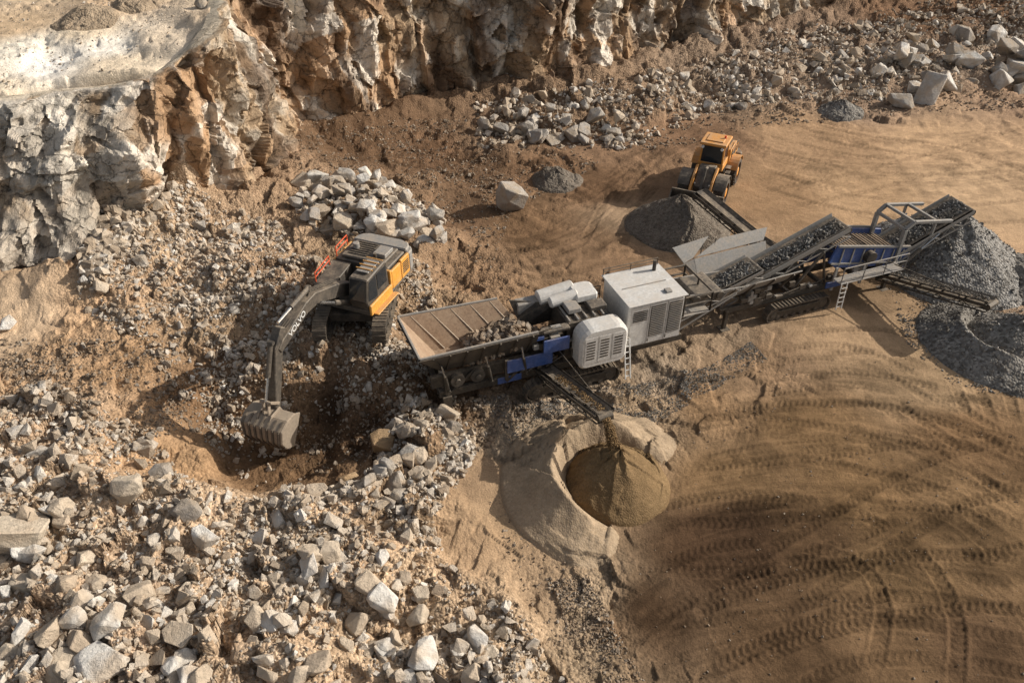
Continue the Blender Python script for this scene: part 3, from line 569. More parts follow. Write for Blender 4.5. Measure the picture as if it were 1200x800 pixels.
# ---------------------------------------------------------------- machine mesh builder
class MB:
    def __init__(s): s.bm=bmesh.new(); s.fx=None
    def add(s,vs,fs):
        if s.fx: vs=[s.fx(Vector(v_)) for v_ in vs]
        b=[s.bm.verts.new(v_) for v_ in vs]
        for f in fs:
            try: s.bm.faces.new([b[i] for i in f])
            except ValueError: pass
        return s
    def box(s,c,d,rot=None):
        m=rot if isinstance(rot,Matrix) else Matrix.Rotation(rot or 0,3,'Z'); c=Vector(c); vs=[]
        for z in (-.5,.5):
            for (x,y) in ((-.5,-.5),(.5,-.5),(.5,.5),(-.5,.5)): vs.append(c+m@Vector((x*d[0],y*d[1],z*d[2])))
        return s.add(vs,[(0,3,2,1),(4,5,6,7),(0,1,5,4),(1,2,6,5),(2,3,7,6),(3,0,4,7)])
    def span(s,x0,x1,y0,y1,z0,z1): return s.box(((x0+x1)/2,(y0+y1)/2,(z0+z1)/2),(x1-x0,y1-y0,z1-z0))
    def bar(s,p,q,w,h,up=(0,0,1)):
        p=Vector(p);q=Vector(q);d=q-p; L=d.length
        if L<1e-6: return s
        d.normalize(); u_=Vector(up); 
        if abs(d.dot(u_))>.98: u_=Vector((1,0,0))
        sd=d.cross(u_).normalized(); uu=sd.cross(d); m=Matrix((d,sd,uu)).transposed()
        return s.box((p+q)/2,(L,w,h),m)
    def tube(s,p,q,r,n=10,r2=None):
        p=Vector(p);q=Vector(q);d=(q-p).normalized(); a=d.orthogonal().normalized(); b=d.cross(a); r2=r if r2 is None else r2; vs=[]
        for c,rr in ((p,r),(q,r2)):
            for k in range(n): t=2*math.pi*k/n; vs.append(c+(a*math.cos(t)+b*math.sin(t))*rr)
        return s.add(vs,[tuple(range(n))[::-1],tuple(range(n,2*n))]+[(k,(k+1)%n,n+(k+1)%n,n+k) for k in range(n)])
    def prism(s,prof,y0,y1):
        n=len(prof); return s.add([(x,y0,z) for x,z in prof]+[(x,y1,z) for x,z in prof],[tuple(range(n))[::-1],tuple(range(n,2*n))]+[(k,(k+1)%n,n+(k+1)%n,n+k) for k in range(n)])
    def plan(s,prof,z0,z1):
        n=len(prof); return s.add([(x,y,z0) for x,y in prof]+[(x,y,z1) for x,y in prof],[tuple(range(n))[::-1],tuple(range(n,2*n))]+[(k,(k+1)%n,n+(k+1)%n,n+k) for k in range(n)])
    def plate(s,pts,th):
        P=[Vector(p) for p in pts]; nn=(P[1]-P[0]).cross(P[2]-P[0]).normalized()*th/2; n=len(P)
        return s.add([p-nn for p in P]+[p+nn for p in P],[tuple(range(n))[::-1],tuple(range(n,2*n))]+[(k,(k+1)%n,n+(k+1)%n,n+k) for k in range(n)])
    def rail(s,pts,h=1.0,r=.025):
        P=[Vector(p) for p in pts]
        for i in range(len(P)-1):
            a,b=P[i],P[i+1]; n=max(1,int((b-a).length/1.1))
            for k in range(n+1): c=a.lerp(b,k/n); s.tube(c,c+Vector((0,0,h)),r,6)
            for hh in (h,h*.55): s.tube(a+Vector((0,0,hh)),b+Vector((0,0,hh)),r,6)
        return s
    def build(s,name,mat,parent=None,bevel=.012,loc=None,rz=0):
        bmesh.ops.recalc_face_normals(s.bm,faces=s.bm.faces)
        me=bpy.data.meshes.new(name); s.bm.to_mesh(me); s.bm.free(); me.materials.append(M[mat])
        o=bpy.data.objects.new(name,me); colx.objects.link(o)
        if parent: o.parent=parent
        if loc: o.location=loc
        o.rotation_euler.z=rz
        if bevel:
            md=o.modifiers.new('bevel','BEVEL'); md.width=bevel; md.segments=1; md.limit_method='ANGLE'
        return o
def root(name,loc,rz,label,cat):
    o=bpy.data.objects.new(name,None); colx.objects.link(o); o.location=loc; o.rotation_euler=(0,0,rz); tag(o,label,cat); return o
def crawler(par,cx,cy,z0,L,Hh,W,rz=0):
    r=Hh/2; mb=MB(); per=2*(L-2*r)+2*math.pi*r; n=int(per/.21); 
    for k in range(n):
        s=k/n*per; a=L-2*r
        if s<a: p=(-a/2+s,0); d=0
        elif s<a+math.pi*r: t=(s-a)/r; p=(a/2+r*math.sin(t),r-r*math.cos(t)); d=t
        elif s<2*a+math.pi*r: p=(a/2-(s-a-math.pi*r),2*r); d=math.pi
        else: t=(s-2*a-math.pi*r)/r; p=(-a/2-r*math.sin(t),r+r*math.cos(t)); d=math.pi+t
        m=Matrix.Rotation(-d,3,'Y'); nn=m@Vector((0,0,-1))
        mb.box(Vector((p[0],0,p[1]+.03)),(.20,W,.05),m); mb.box(Vector((p[0],0,p[1]+.03))+nn*.045,(.035,W,.05),m)
    t=mb.build('track','trackst',par,0,(cx,cy,z0),rz)
    MB().span(-L/2+r,L/2-r,-W*.3,W*.3,r*.55,r*1.45).build('track_frame','black',t)
    for nm,x in (('sprocket',-L/2+r),('idler_wheel',L/2-r)):
        MB().tube((x,-W*.28,r+.02),(x,W*.28,r+.02),r*.82,18).tube((x,-W*.34,r+.02),(x,W*.34,r+.02),r*.4,14).build(nm,'dark',t)
    for k in range(6):
        x=-L/2+r+(k+.7)*(L-2*r)/6.4; MB().tube((x,-W*.32,.2),(x,W*.32,.2),.13,10).build('track_roller','dark',t,0)
    return t
def conveyor(par,nm,p0,p1,w,fm='lgrey',depth=.28,skirt=0.0,lace=True):
    p0=Vector(p0);p1=Vector(p1);d=(p1-p0); L=d.length; d.normalize(); sd=d.cross(Vector((0,0,1))).normalized(); up=sd.cross(d)
    mb=MB()
    for s_ in (-1,1):
        o=sd*s_*(w/2+.06); mb.bar(p0+o,p1+o,.07,depth*.38,up); mb.bar(p0+o-up*depth*1.2,p1+o-up*depth*1.2,.06,.06,up)
        if lace:
            n=max(2,int(L/.6))
            for k in range(n):
                a=p0+d*L*k/n+o; b=p0+d*L*(k+1)/n+o
                if k%2: mb.bar(a,b-up*depth*1.2,.04,.04,up)
                else: mb.bar(a-up*depth*1.2,b,.04,.04,up)
    n=max(2,int(L/1.0))
    for k in range(n+1):
        c=p0+d*L*k/n-up*depth*1.2; mb.bar(c-sd*(w/2+.06),c+sd*(w/2+.06),.05,.05,d)
    fr=mb.build(nm,fm,par,.006)
    a=up*.05; e=w*.28; hgt=up*.13; mb=MB()
    for (u0,v0,u1,v1) in ((-w/2,1,-e,0),(-e,0,e,0),(e,0,w/2,1)):
        mb.plate([p0+sd*u0+hgt*v0+a,p1+sd*u0+hgt*v0+a,p1+sd*u1+hgt*v1+a,p0+sd*u1+hgt*v1+a],.02)
    mb.bar(p0-up*.25,p1-up*.25,w*.95,.02,up); mb.build('belt','belt',fr,0)
    for nm2,p in (('head_drum',p1),('tail_drum',p0)): MB().tube(p-sd*w*.5-up*.10,p+sd*w*.5-up*.10,.17,14).build(nm2,'black',fr,0)
    n=int(L/1.0)
    for k in range(1,n): c=p0+d*L*k/n; MB().tube(c-sd*w*.5-up*.04,c+sd*w*.5-up*.04,.05,8).build('belt_roller','black',fr,0)
    if skirt:
        for s_ in (-1,1):
            q=sd*s_*(w/2+.10); MB().plate([p0+q,p1+q,p1+q*1.0+sd*s_*.06+up*skirt,p0+q+sd*s_*.06+up*skirt],.03).build('skirt_board',fm,fr)
    return fr
def belt_load(rt,p0,p1,w,n,a,b_,mat,label,nm='gravel_on_belt',f0=.05,f1=.98):
    Mx=Matrix.Translation(rt.location)@rt.rotation_euler.to_matrix().to_4x4(); p0=Vector(p0);p1=Vector(p1); d=(p1-p0).normalized(); sd=d.cross(Vector((0,0,1))).normalized(); P=[]
    for k in range(n):
        t=random.uniform(f0,f1); c=random.gauss(0,.5); c=max(-1,min(1,c)); h=.10+.16*(1-abs(c))*random.random()
        P.append(Mx@(p0.lerp(p1,t)+sd*c*w*.42+Vector((0,0,h))))
    rocks(nm,np.array([p[:] for p in P]),rng.uniform(a,b_,n),mat,label,'gravel')
def cyl(mb,mb2,p,q,r,f=.58):
    p=Vector(p);q=Vector(q); mb.tube(p,p.lerp(q,f),r,12); mb2.tube(p.lerp(q,f),q,r*.55,10); mb.tube(p+Vector((0,-.14,0)),p+Vector((0,.14,0)),r*.9,8)
# ---------------------------------------------------------------- excavator
def excavator():
    ang=math.atan2(-.93,-.366); base=(-7.2,29.6,1.72)
    e=root('excavator',base,ang,'yellow and dark grey tracked excavator on the rubble bench reaching down with its bucket','excavator')
    tr=R(-90)-ang
    for s_ in (-1,1):
        v_=Vector((0,s_*1.32,0)); v_.rotate(Euler((0,0,tr))); crawler(e,v_.x,v_.y,0,5.0,1.05,.62,tr)
    MB().box((0,0,.72),(2.6,2.2,.4),tr).tube((0,0,.85),(0,0,1.25),.75,24).build('car_body','black',e)
    MB().span(-3.0,1.35,-1.5,1.5,1.2,1.42).span(-2.9,1.3,-1.56,1.56,1.27,1.33).build('deck','dark',e)
    cw=[(-3.25,-.9),(-3.1,-1.3),(-2.85,-1.5),(-2.45,-1.55),(-2.45,1.55),(-2.85,1.5),(-3.1,1.3),(-3.25,.9)]
    MB().plan(cw,1.3,2.3).plan([(x*.98,y*.93) for x,y in cw],2.3,2.5).build('counterweight','mgrey',e,.06)
    h=MB().span(-2.4,-.75,-1.4,1.35,1.42,2.4).span(-2.3,-.85,-1.15,1.1,2.4,2.56).build('engine_cover','dark',e,.05)
    mb=MB()
    for k in range(7): mb.span(-2.2+k*.17,-2.12+k*.17,-.9,.1,2.56,2.60)
    mb.build('vent_grille','black',h,0)
    MB().span(-2.0,-1.2,.35,1.0,2.56,2.76).build('air_intake','mgrey',h,.03)
    MB().tube((-1.0,.6,2.5),(-1.0,.6,2.9),.08,10).build('exhaust_pipe','black',h,0)
    MB().tube((-1.6,-.75,2.5),(-1.6,-.75,2.85),.16,12).build('filter_cap','mgrey',h,.02)
    for y0,y1,nm in ((1.42,1.56,'side_panel'),(-1.56,-1.42,'side_panel')):
        p=MB().span(-2.42,-1.62,y0,y1,1.36,2.36).span(-1.58,-.72,y0,y1,1.36,2.30).build(nm,'yellow',e,.03)
        mb=MB(); yy=y1+.01 if y1>0 else y0-.01
        for k in range(6): mb.span(-2.3,-1.75,yy-.01,yy+.01,1.6+k*.1,1.65+k*.1)
        mb.build('vent_grille','black',p,0)
    MB().prism([(-.72,1.42),(1.25,1.42),(1.25,1.75),(.9,2.05),(-.72,2.3)],-1.5,-.55).build('storage_box','dark',e,.03)
    mb=MB()
    for k in range(4): mb.span(.35+k*.24,.55+k*.24,-1.75,-1.52,1.0,1.04)
    mb.span(-.6,1.1,-1.66,-1.5,1.42,1.46); mb.build('step','dark',e,0)
    cp=[(-.55,1.42),(1.3,1.42),(1.45,1.95),(1.2,2.95),(-.3,3.05),(-.5,2.95)]
    cab=MB().prism(cp,.55,1.48).build('cab','dark',e,.05)
    MB().plate([(-.35,1.49,2.05),(.45,1.49,2.05),(.45,1.49,2.85),(-.35,1.49,2.85)],.02).build('window','glass',cab,0)
    MB().plate([(.55,1.49,1.75),(1.3,1.49,1.95),(1.12,1.49,2.82),(.55,1.49,2.85)],.02).build('window','glass',cab,0)
    MB().plate([(1.46,.62,1.98),(1.46,1.40,1.98),(1.23,1.40,2.88),(1.23,.62,2.88)],.02).build('windscreen','glass',cab,0)
    MB().plate([(-.35,.54,2.05),(1.0,.54,2.05),(1.0,.54,2.85),(-.35,.54,2.85)],.02).build('window','glass',cab,0)
    MB().span(-.2,.8,.7,1.3,3.03,3.09).build('cab_roof','mgrey',cab,.02)
    mb=MB()
    for k in range(4): mb.bar((-.3+k*.3,.6,3.12),(-.3+k*.3,1.42,3.12),.035,.035)
    mb.build('roof_guard','yellow',cab,0)
    MB().span(-.6,1.35,1.48,1.60,1.2,1.72).build('lower_sill','yellow',e,.03)
    MB().span(-.72,-.56,.5,1.56,1.42,2.4).span(-.70,1.2,1.58,1.85,1.22,1.27).build('catwalk','yellow',e,.02)
    mb=MB().rail([(-.9,-1.42,2.3),(-1.9,-1.42,2.4)],.55,.028).rail([(.9,-1.45,2.0),(-.3,-1.45,2.2)],.5,.028)
    mb.build('handrail','orange',e,0)
    def fb(v_): return Vector((v_.x,v_.y*.88,v_.z-(.16*(v_.x-1) if v_.x>1 else 0)))
    def fs(v_): return Vector((v_.x,v_.y*.92,-.27+v_.z*.84))
    def BMB(): m=MB(); m.fx=fb; return m
    def SMB(): m=MB(); m.fx=fs; return m
    bp=[(.35,1.75),(.75,1.6),(1.6,2.15),(3.1,3.05),(3.9,3.22),(5.95,2.95),(6.05,3.2),(5.75,3.38),(3.9,3.72),(3.2,3.66),(1.6,2.85),(.4,2.1)]
    bo=BMB().prism(bp,-.31,.27).build('boom','dark',e,.03)
    cu=bpy.data.curves.new('lettering','FONT'); cu.body='VOLVO'; cu.size=.38; cu.extrude=.006; cu.align_x='CENTER'; cu.align_y='CENTER'
    to=bpy.data.objects.new('t',cu); colx.objects.link(to); bpy.context.view_layer.update()
    me=bpy.data.meshes.new_from_object(to.evaluated_get(bpy.context.evaluated_depsgraph_get())); bpy.data.objects.remove(to)
    me.materials.clear(); me.materials.append(M['white']); tx=bpy.data.objects.new('lettering',me); colx.objects.link(tx); tx.parent=bo
    dv=fb(Vector((5.8,0,3.18)))-fb(Vector((3.9,0,3.47))); xa=-dv.normalized(); ya=Vector((0,1,0)).cross(xa)
    if ya.z<0: ya=-ya
    pc=fb(Vector((4.7,0,3.35)))
    tx.matrix_local=Matrix(((xa.x,ya.x,0,pc.x),(xa.y,ya.y,1,.245),(xa.z,ya.z,0,pc.z),(0,0,0,1)))
    for y in (-.5,.45):
        mb=BMB();m2=BMB(); cyl(mb,m2,(1.05,y,1.45),(3.2,y,3.2),.12); b=mb.build('boom_cylinder','dark',bo,0); m2.build('cylinder_rod','chrome',b,0)
    mb=BMB();m2=BMB(); cyl(mb,m2,(3.3,-.03,3.9),(5.5,-.03,4.0),.12); BMB().prism([(3.1,3.6),(3.5,3.65),(3.35,4.0),(3.2,4.0)],-.12,.08).build('bracket','dark',bo)
    b=mb.build('stick_cylinder','dark',bo,0); m2.build('cylinder_rod','chrome',b,0)
    mb=BMB()
    for y in (-.18,-.05,.08): mb.tube((1.5,y,2.9),(3.2,y,3.72),.025,6); mb.tube((3.2,y,3.72),(5.6,y,3.46),.025,6)
    mb.build('hydraulic_hose','black',bo,0)
    sp=[(5.35,3.9),(5.6,4.1),(6.2,3.3),(6.6,1.9),(7.0,.15),(6.85,-.02),(6.68,.1),(6.1,1.9),(5.8,2.85),(5.45,3.4)]
    st=SMB().prism(sp,-.24,.20).build('stick','dark',e,.03)
    mb=SMB();m2=SMB(); cyl(mb,m2,(6.15,-.02,3.6),(7.2,-.02,.95),.11); b=mb.build('bucket_cylinder','dark',st,0); m2.build('cylinder_rod','chrome',b,0)
    SMB().bar((7.2,-.28,.95),(6.75,-.28,.5),.06,.14).bar((7.2,.24,.95),(6.75,.24,.5),.06,.14).bar((7.2,-.16,.95),(7.35,-.16,.15),.06,.16).bar((7.2,.12,.95),(7.35,.12,.15),.06,.16).tube((7.2,-.32,.95),(7.2,.28,.95),.06,10).build('bucket_linkage','steel',st)
    ox,oz=6.86,-.16; prof=[(-.30,-.10),(.0,.10),(.55,.10),(.98,-.12),(1.06,-.72),(.80,-1.22),(.30,-1.5)]
    def fk(v_):
        t=min(1,max(0,(oz-v_.z)/1.6)); return Vector((v_.x,v_.y*(1-.14*t),v_.z))
    def KMB(): m=MB(); m.fx=fk; return m
    w=1.0; mb=KMB()
    for i in range(1,len(prof)-1):
        a,b_=prof[i],prof[i+1]; mb.plate([(ox+a[0],-w,oz+a[1]),(ox+a[0],w,oz+a[1]),(ox+b_[0],w,oz+b_[1]),(ox+b_[0],-w,oz+b_[1])],.05)
    for y in (-w,w): mb.prism([(ox+x,oz+z) for x,z in prof],y-.025,y+.025)
    for y in (-.3,.3): mb.prism([(ox-.1,oz),(ox+.0,oz+.25),(ox+.6,oz+.22),(ox+.9,oz-.08),(ox+.4,oz+.0)],y-.03,y+.03)
    bu=mb.build('bucket','steel',e,.012)
    for k in range(7):
        y=-.87+k*.29; mb=KMB()
        for i in (2,3,4,5): a,b_=prof[i],prof[i+1]; mb.bar((ox+a[0]+.04,y,oz+a[1]),(ox+b_[0]+.04,y,oz+b_[1]),.09,.09)
        mb.build('wear_rib','trackst',bu,.005)
    KMB().bar((ox+.90,-w-.02,oz-1.0),(ox+.90,w+.02,oz-1.0),.08,.16).build('wear_plate','trackst',bu,.005)
    for k in range(6):
        y=-w*.84+.08+k*(2*w*.84-.16)/5; MB().prism([(ox+.42,oz-1.40),(ox+.26,oz-1.56),(ox+.02,oz-1.78),(ox+.24,oz-1.44)],y-.08,y+.08).build('bucket_tooth','steel',bu,.01)
    return e
excavator()
# ---------------------------------------------------------------- crushing plant
CA=R(20.5); CO=(-4.0,25.25,0.0)
def crusher():
    e=root('crushing_plant',CO,CA,'blue and off white tracked jaw crusher with open rusty feed hopper beside the excavator','crusher')
    for y in (-1.42,1.42): crawler(e,6.6,y,-.05,4.5,.95,.5)
    mb=MB()
    for y in (-.95,.95): mb.span(.6,12.3,y-.12,y+.12,1.0,1.34)
    for x in (.7,2.6,4.6,8.9,12.2): mb.span(x-.1,x+.1,-.95,.95,1.05,1.3)
    mb.build('chassis','black',e)
    for y in (-1.09,1.09): MB().span(3.2,4.3,y-.02,y+.02,1.02,1.36).build('blue_side_plate','blue',e,.01)
    mb=MB()
    for y in (-1.1,1.1):
        for x in (.9,3.6): mb.bar((x,y,1.2),(x,y,2.3),.16,.16); mb.bar((x,y,1.1),(x+1.3,y,2.2),.1,.1)
        mb.span(.7,1.1,y-.12,y+.12,.05,1.1); mb.span(.55,1.25,y-.3,y+.3,0,.07)
    mb.build('support_leg','black',e)
    rz,fz=3.7,2.25; th=.05; ho=MB()
    A0=(-.2,-1.5,rz);A1=(4.9,-1.45,rz);B0=(-.35,1.5,rz+.1);B1=(4.1,1.45,rz);
    a0=(.85,-.62,fz);a1=(5.1,-.62,fz);b0=(.85,.62,fz);b1=(5.1,.62,fz)
    ho.plate([A0,A1,a1,a0],th); ho.plate([B0,b0,b1,B1],th); ho.plate([A0,a0,b0,B0],th); ho.plate([a0,a1,b1,b0],th); h=ho.build('hopper','bin',e,.01)
    o1=MB(); f=lambda p,dx,dy,dz:(p[0]+dx,p[1]+dy,p[2]+dz)
    o1.plate([f(A0,-.06,-.07,-.05),f(a0,-.06,-.07,-.05),f(a1,0,-.07,-.05),f(A1,0,-.07,-.05)],.02); o1.plate([f(B0,-.06,.07,-.05),f(B1,0,.07,-.05),f(b1,0,.07,-.05),f(b0,-.06,.07,-.05)],.02); o1.plate([f(A0,-.08,0,-.07),f(B0,-.08,0,-.07),f(b0,-.08,0,-.07),f(a0,-.08,0,-.07)],.02)
    o1.build('hopper_outer_skin','dark',h,0)
    mb=MB(); mb.bar(A0,A1,.09,.09); mb.bar(B0,B1,.09,.09); mb.bar(A0,B0,.09,.09); mb.build('hopper_rim','mgrey',h)
    mb=MB()
    for k in range(5): t=.12+k*.2; mb.bar(Vector(B0).lerp(Vector(B1),t)+Vector((0,-.04,-.05)),Vector(b0).lerp(Vector(b1),t)+Vector((0,-.03,.05)),.05,.03)
    mb.build('liner_strip','steel',h,0)
    for k in range(7):
        x=.3+k*.72; xa=max(x,.9); MB().plate([(x,-1.54,rz-.08),(x+.06,-1.54,rz-.08),(xa+.06,-.76,fz),(xa,-.76,fz)],.12).build('stiffener','black',h,0)
        if x<4: MB().plate([(x*.9,1.54,rz-.08),(x*.9+.06,1.54,rz-.08),(xa+.06,.76,fz),(xa,.76,fz)],.12).build('stiffener','black',h,0)
    for k in range(3): y=-.8+k*.8; MB().plate([(-.36,y,rz-.1),(-.36,y+.08,rz-.1),(.72,y*.6+.06,fz),(.72,y*.6,fz)],.12).build('stiffener','black',h,0)
    for y in (-1.35,1.35):
        for x in (.7,2.6,4.2):
            mb=MB();m2=MB(); cyl(mb,m2,(x+.3,y*.85,1.4),(x,y*1.0,3.0),.07); b=mb.build('hopper_cylinder','black',e,0); m2.build('cylinder_rod','chrome',b,0)
    MB().span(.3,5.6,-1.0,-.78,1.55,2.15).span(.3,5.6,.78,1.0,1.55,2.15).build('feeder_frame','black',e)
    MB().span(3.6,5.7,-1.24,-1.16,1.62,2.3).build('blue_side_panel','blue',e,.02)
    MB().span(5.2,6.4,-1.40,-1.32,2.35,3.05).build('blue_side_panel','blue',e,.02)
    for x in (1.4,2.3): MB().tube((x,-1.2,1.85),(x,-.9,1.85),.32,18).tube((x,-1.27,1.85),(x,-1.2,1.85),.12,12).build('feeder_drive','dark',e)
    MB().plate([(5.0,-1.25,3.55),(6.6,-.75,3.3),(6.6,-.75,2.4),(5.0,-.75,2.3)],.06).plate([(4.6,1.3,3.6),(6.6,.75,3.3),(6.6,.75,2.4),(5.0,.75,2.3)],.06).build('feed_chute','black',e)
    MB().span(5.25,6.5,-1.18,-.8,3.2,3.35).build('hydraulic_tank','dark',e,.03)
    MB().span(4.9,6.2,.95,1.5,2.9,3.45).build('fuel_tank','mgrey',e,.04)
    rr=random.Random(4)
    for k in range(30):
        x=rr.uniform(4.6,9.1); y=rr.choice((-1.15,-1.05,-.95)); z=rr.uniform(1.45,3.3 if x<6.4 else 2.6); MB().box((x,y,z),(rr.uniform(.15,.5),rr.uniform(.12,.3),rr.uniform(.12,.4))).build('valve_block',rr.choice(('black','dark','mgrey','dark','blue')),e,.015)
    MB().prism([(6.3,1.2),(8.5,1.2),(8.7,2.4),(8.0,3.35),(6.5,3.35)],-.95,.95).build('jaw_crusher','black',e,.03)
    mb=MB()
    for k in range(5): mb.bar((6.6+k*.4,-.9,3.42),(6.6+k*.4,.9,3.42),.08,.08)
    mb.build('jaw_top_frame','mgrey',e)
    MB().span(7.7,8.5,-.6,.0,3.4,3.65).build('motor_cover','dark',e,.03)
    MB().span(6.7,7.3,-.5,.3,3.46,3.7).build('motor_cover','mgrey',e,.03)
    def guard(y0,y1,nm):
        x0,x1,z0,z1,rd=6.65,8.95,1.4,3.5,.62; arc=[]
        for cx_,cz_,a0_ in ((x1-rd,z1-rd,0),(x0+rd,z1-rd,90),(x0+rd*.6,z0+rd*.6,180),(x1-rd*.6,z0+rd*.6,270)):
            r_=rd if a0_<100 else rd*.6
            for k in range(6): a=R(a0_+k*18); arc.append((cx_+r_*math.cos(a),cz_+r_*math.sin(a)))
        g=MB().prism(arc,y0,y1).build(nm,'lgrey',e,.12); s_=-1 if y0<0 else 1; yy=(y0 if y0<0 else y1)+s_*.012
        for c in (7.15,7.8,8.45):
            MB().span(c-.28,c+.28,yy-.008,yy+.008,1.75,3.1).build('panel','lgrey',g,0)
            mb=MB()
            for k in range(7): mb.span(c-.2,c+.2,yy+s_*.012-.005,yy+s_*.012+.005,1.95+k*.15,2.02+k*.15)
            mb.build('louvre','black',g,0)
        return g
    guard(-1.95,-1.0,'flywheel_guard'); guard(1.12,1.75,'flywheel_guard')
    MB().tube((5.9,1.15,3.45),(7.6,1.15,3.65),.36,18).build('dust_cover','lgrey',e,.05)
    MB().tube((6.2,.45,3.6),(7.5,.45,3.75),.26,16).build('dust_cover','lgrey',e,.05)
    MB().span(7.3,8.4,.1,1.1,3.45,3.9).build('drive_cover','lgrey',e,.10)
    pp=MB().span(9.25,12.0,-1.3,1.3,1.45,3.75).build('engine_housing','lgrey',e,.08)
    MB().span(9.15,12.1,-1.38,1.38,3.75,3.82).build('housing_roof','lgrey',pp,.02)
    MB().span(9.5,11.7,-.05,.0,3.82,3.845).build('roof_seam','mgrey',pp,0); MB().span(11.2,11.5,-1.0,-.7,3.82,3.92).build('roof_cap','mgrey',pp,.02)
    MB().tube((11.6,.9,3.8),(11.6,.9,4.35),.09,12).build('exhaust_pipe','black',pp,0)
    for n_,(x0,x1) in enumerate(((9.35,10.2),(10.25,11.1),(11.15,11.95))):
        dr=MB().span(x0,x1,-1.325,-1.30,1.55,3.65).build('door','lgrey',pp,.01)
        if n_: MB().span(x0+.06,x1-.06,-1.335,-1.327,1.9,3.55).build('louvre_recess','black',dr,0)
        mb=MB()
        for k in range(16 if n_ else 6): mb.span(x0+.08,x1-.08,-1.36,-1.34,(1.95 if n_ else 2.9)+k*.1,(1.99 if n_ else 2.95)+k*.1)
        mb.build('vent_grille','mgrey' if n_ else 'black',dr,0); MB().span(x0+.03,x0+.06,-1.36,-1.33,1.65,1.82).build('handle','black',dr,0)
    MB().span(12.0,12.03,-1.0,1.0,1.7,3.5).build('radiator_grille','black',pp,0)
    MB().span(9.2,11.95,-1.25,1.25,1.36,1.45).build('base_frame','dark',pp,.01)
    mb=MB()
    for x in (8.97,9.22): mb.bar((x,-2.05,.35),(x,-1.6,2.3),.045,.06)
    for k in range(7): mb.bar((8.97,-2.015+k*.067,.5+k*.29),(9.22,-2.015+k*.067,.5+k*.29),.05,.03)
    mb.build('ladder','white',e,0)
    MB().span(8.97,9.24,-1.6,1.3,2.25,2.3).build('walkway','mgrey',e)
    MB().rail([(8.62,1.3,2.3),(9.1,1.3,2.3)],1.0).build('handrail','black',e,0)
    MB().span(12.05,13.5,-1.25,1.25,2.45,2.5).build('maintenance_platform','mgrey',e)
    MB().rail([(12.1,-1.2,2.5),(13.5,-1.2,2.5),(13.5,1.2,2.5),(12.1,1.2,2.5)],1.0,.05).build('platform_railing','black',e,0)
    MB().rail([(9.2,1.3,3.82),(12,1.3,3.82)],.35,.02).build('roof_railing','black',e,0)
    MB().span(12.9,14.2,-.85,.85,2.75,3.15).tube((12.95,-.9,2.95),(12.95,.9,2.95),.2,14).tube((14.2,-.9,2.95),(14.2,.9,2.95),.2,14).build('overbelt_magnet','dark',e,.02)
    conveyor(e,'main_conveyor',(8.6,0,.85),(16.7,.2,3.35),1.15,'mgrey',.32,.22)
    mb=MB()
    for y in (-.75,.75): mb.bar((12.2,y,1.3),(15.2,y,2.7),.08,.08); mb.bar((12.6,y,3.2),(15.6,y,3.0),.06,.06)
    mb.build('conveyor_strut','mgrey',e)
    s0,s1=(5.35,-.6,1.1),(5.75,-6.1,2.85)
    conveyor(e,'side_conveyor',s0,s1,.62,'black',.25,.12)
    MB().bar((5.2,-1.4,1.3),(5.5,-4.3,2.1),.05,.05).bar((5.9,-1.4,2.4),(6.0,-4.6,2.6),.04,.04).build('conveyor_strut','black',e)
    mb=MB()
    for k in range(4):
        a=Vector((4.2+k*.4,-1.2,1.5)); b=a+Vector((.9,.02,.4)); mb.tube(a,b,.035,6)
    for k in range(5): mb.tube((8.0+k*.2,-.9,1.4),(8.9+k*.15,-1.0,1.6+k*.1),.03,6)
    mb.build('hydraulic_hose','black',e,0)
    belt_load(e,(9.5,0,1.12),(16.6,.2,3.35),1.1,1500,.04,.10,M['r_gravel'],'crushed rock riding on the main belt of the crusher',f0=.1)
    belt_load(e,s0,s1,.55,300,.03,.05,M['r_fines'],'brown fines riding on the short side belt','fines_on_belt',f0=.3)
    Mx=Matrix.Translation(e.location)@e.rotation_euler.to_matrix().to_4x4(); P=[];S=[]
    for k in range(1300):
        x=random.uniform(2.1,6.4); t=random.uniform(-1,1); top=2.35+.8*math.exp(-((x-3.9)/1.3)**2)+.15*math.sin(x*3); wd=.6+.6*(top-2.3)/1.4
        P.append((Mx@Vector((x,t*wd,top-.25*abs(t)+random.uniform(-.25,.05))))[:]); S.append(random.uniform(.06,.26))
    rocks('feed_rock',np.array(P),np.array(S),M['r_dark'],'broken rock lying in the feed hopper of the crusher')
    p=Mx@Vector((5.78,-6.25,2.8)); P=[];S=[]
    for k in range(4200):
        f_=random.random(); P.append((p.x+random.gauss(0,.06+.05*f_)+.4*f_,p.y-.75*f_**.6+random.gauss(0,.07),p.z-f_*(p.z-1.5))); S.append(random.uniform(.025,.045))
    rocks('falling_fines',np.array(P),np.array(S),M['r_fines'],'stream of brown fines dropping from the short side belt','fines')
crusher()
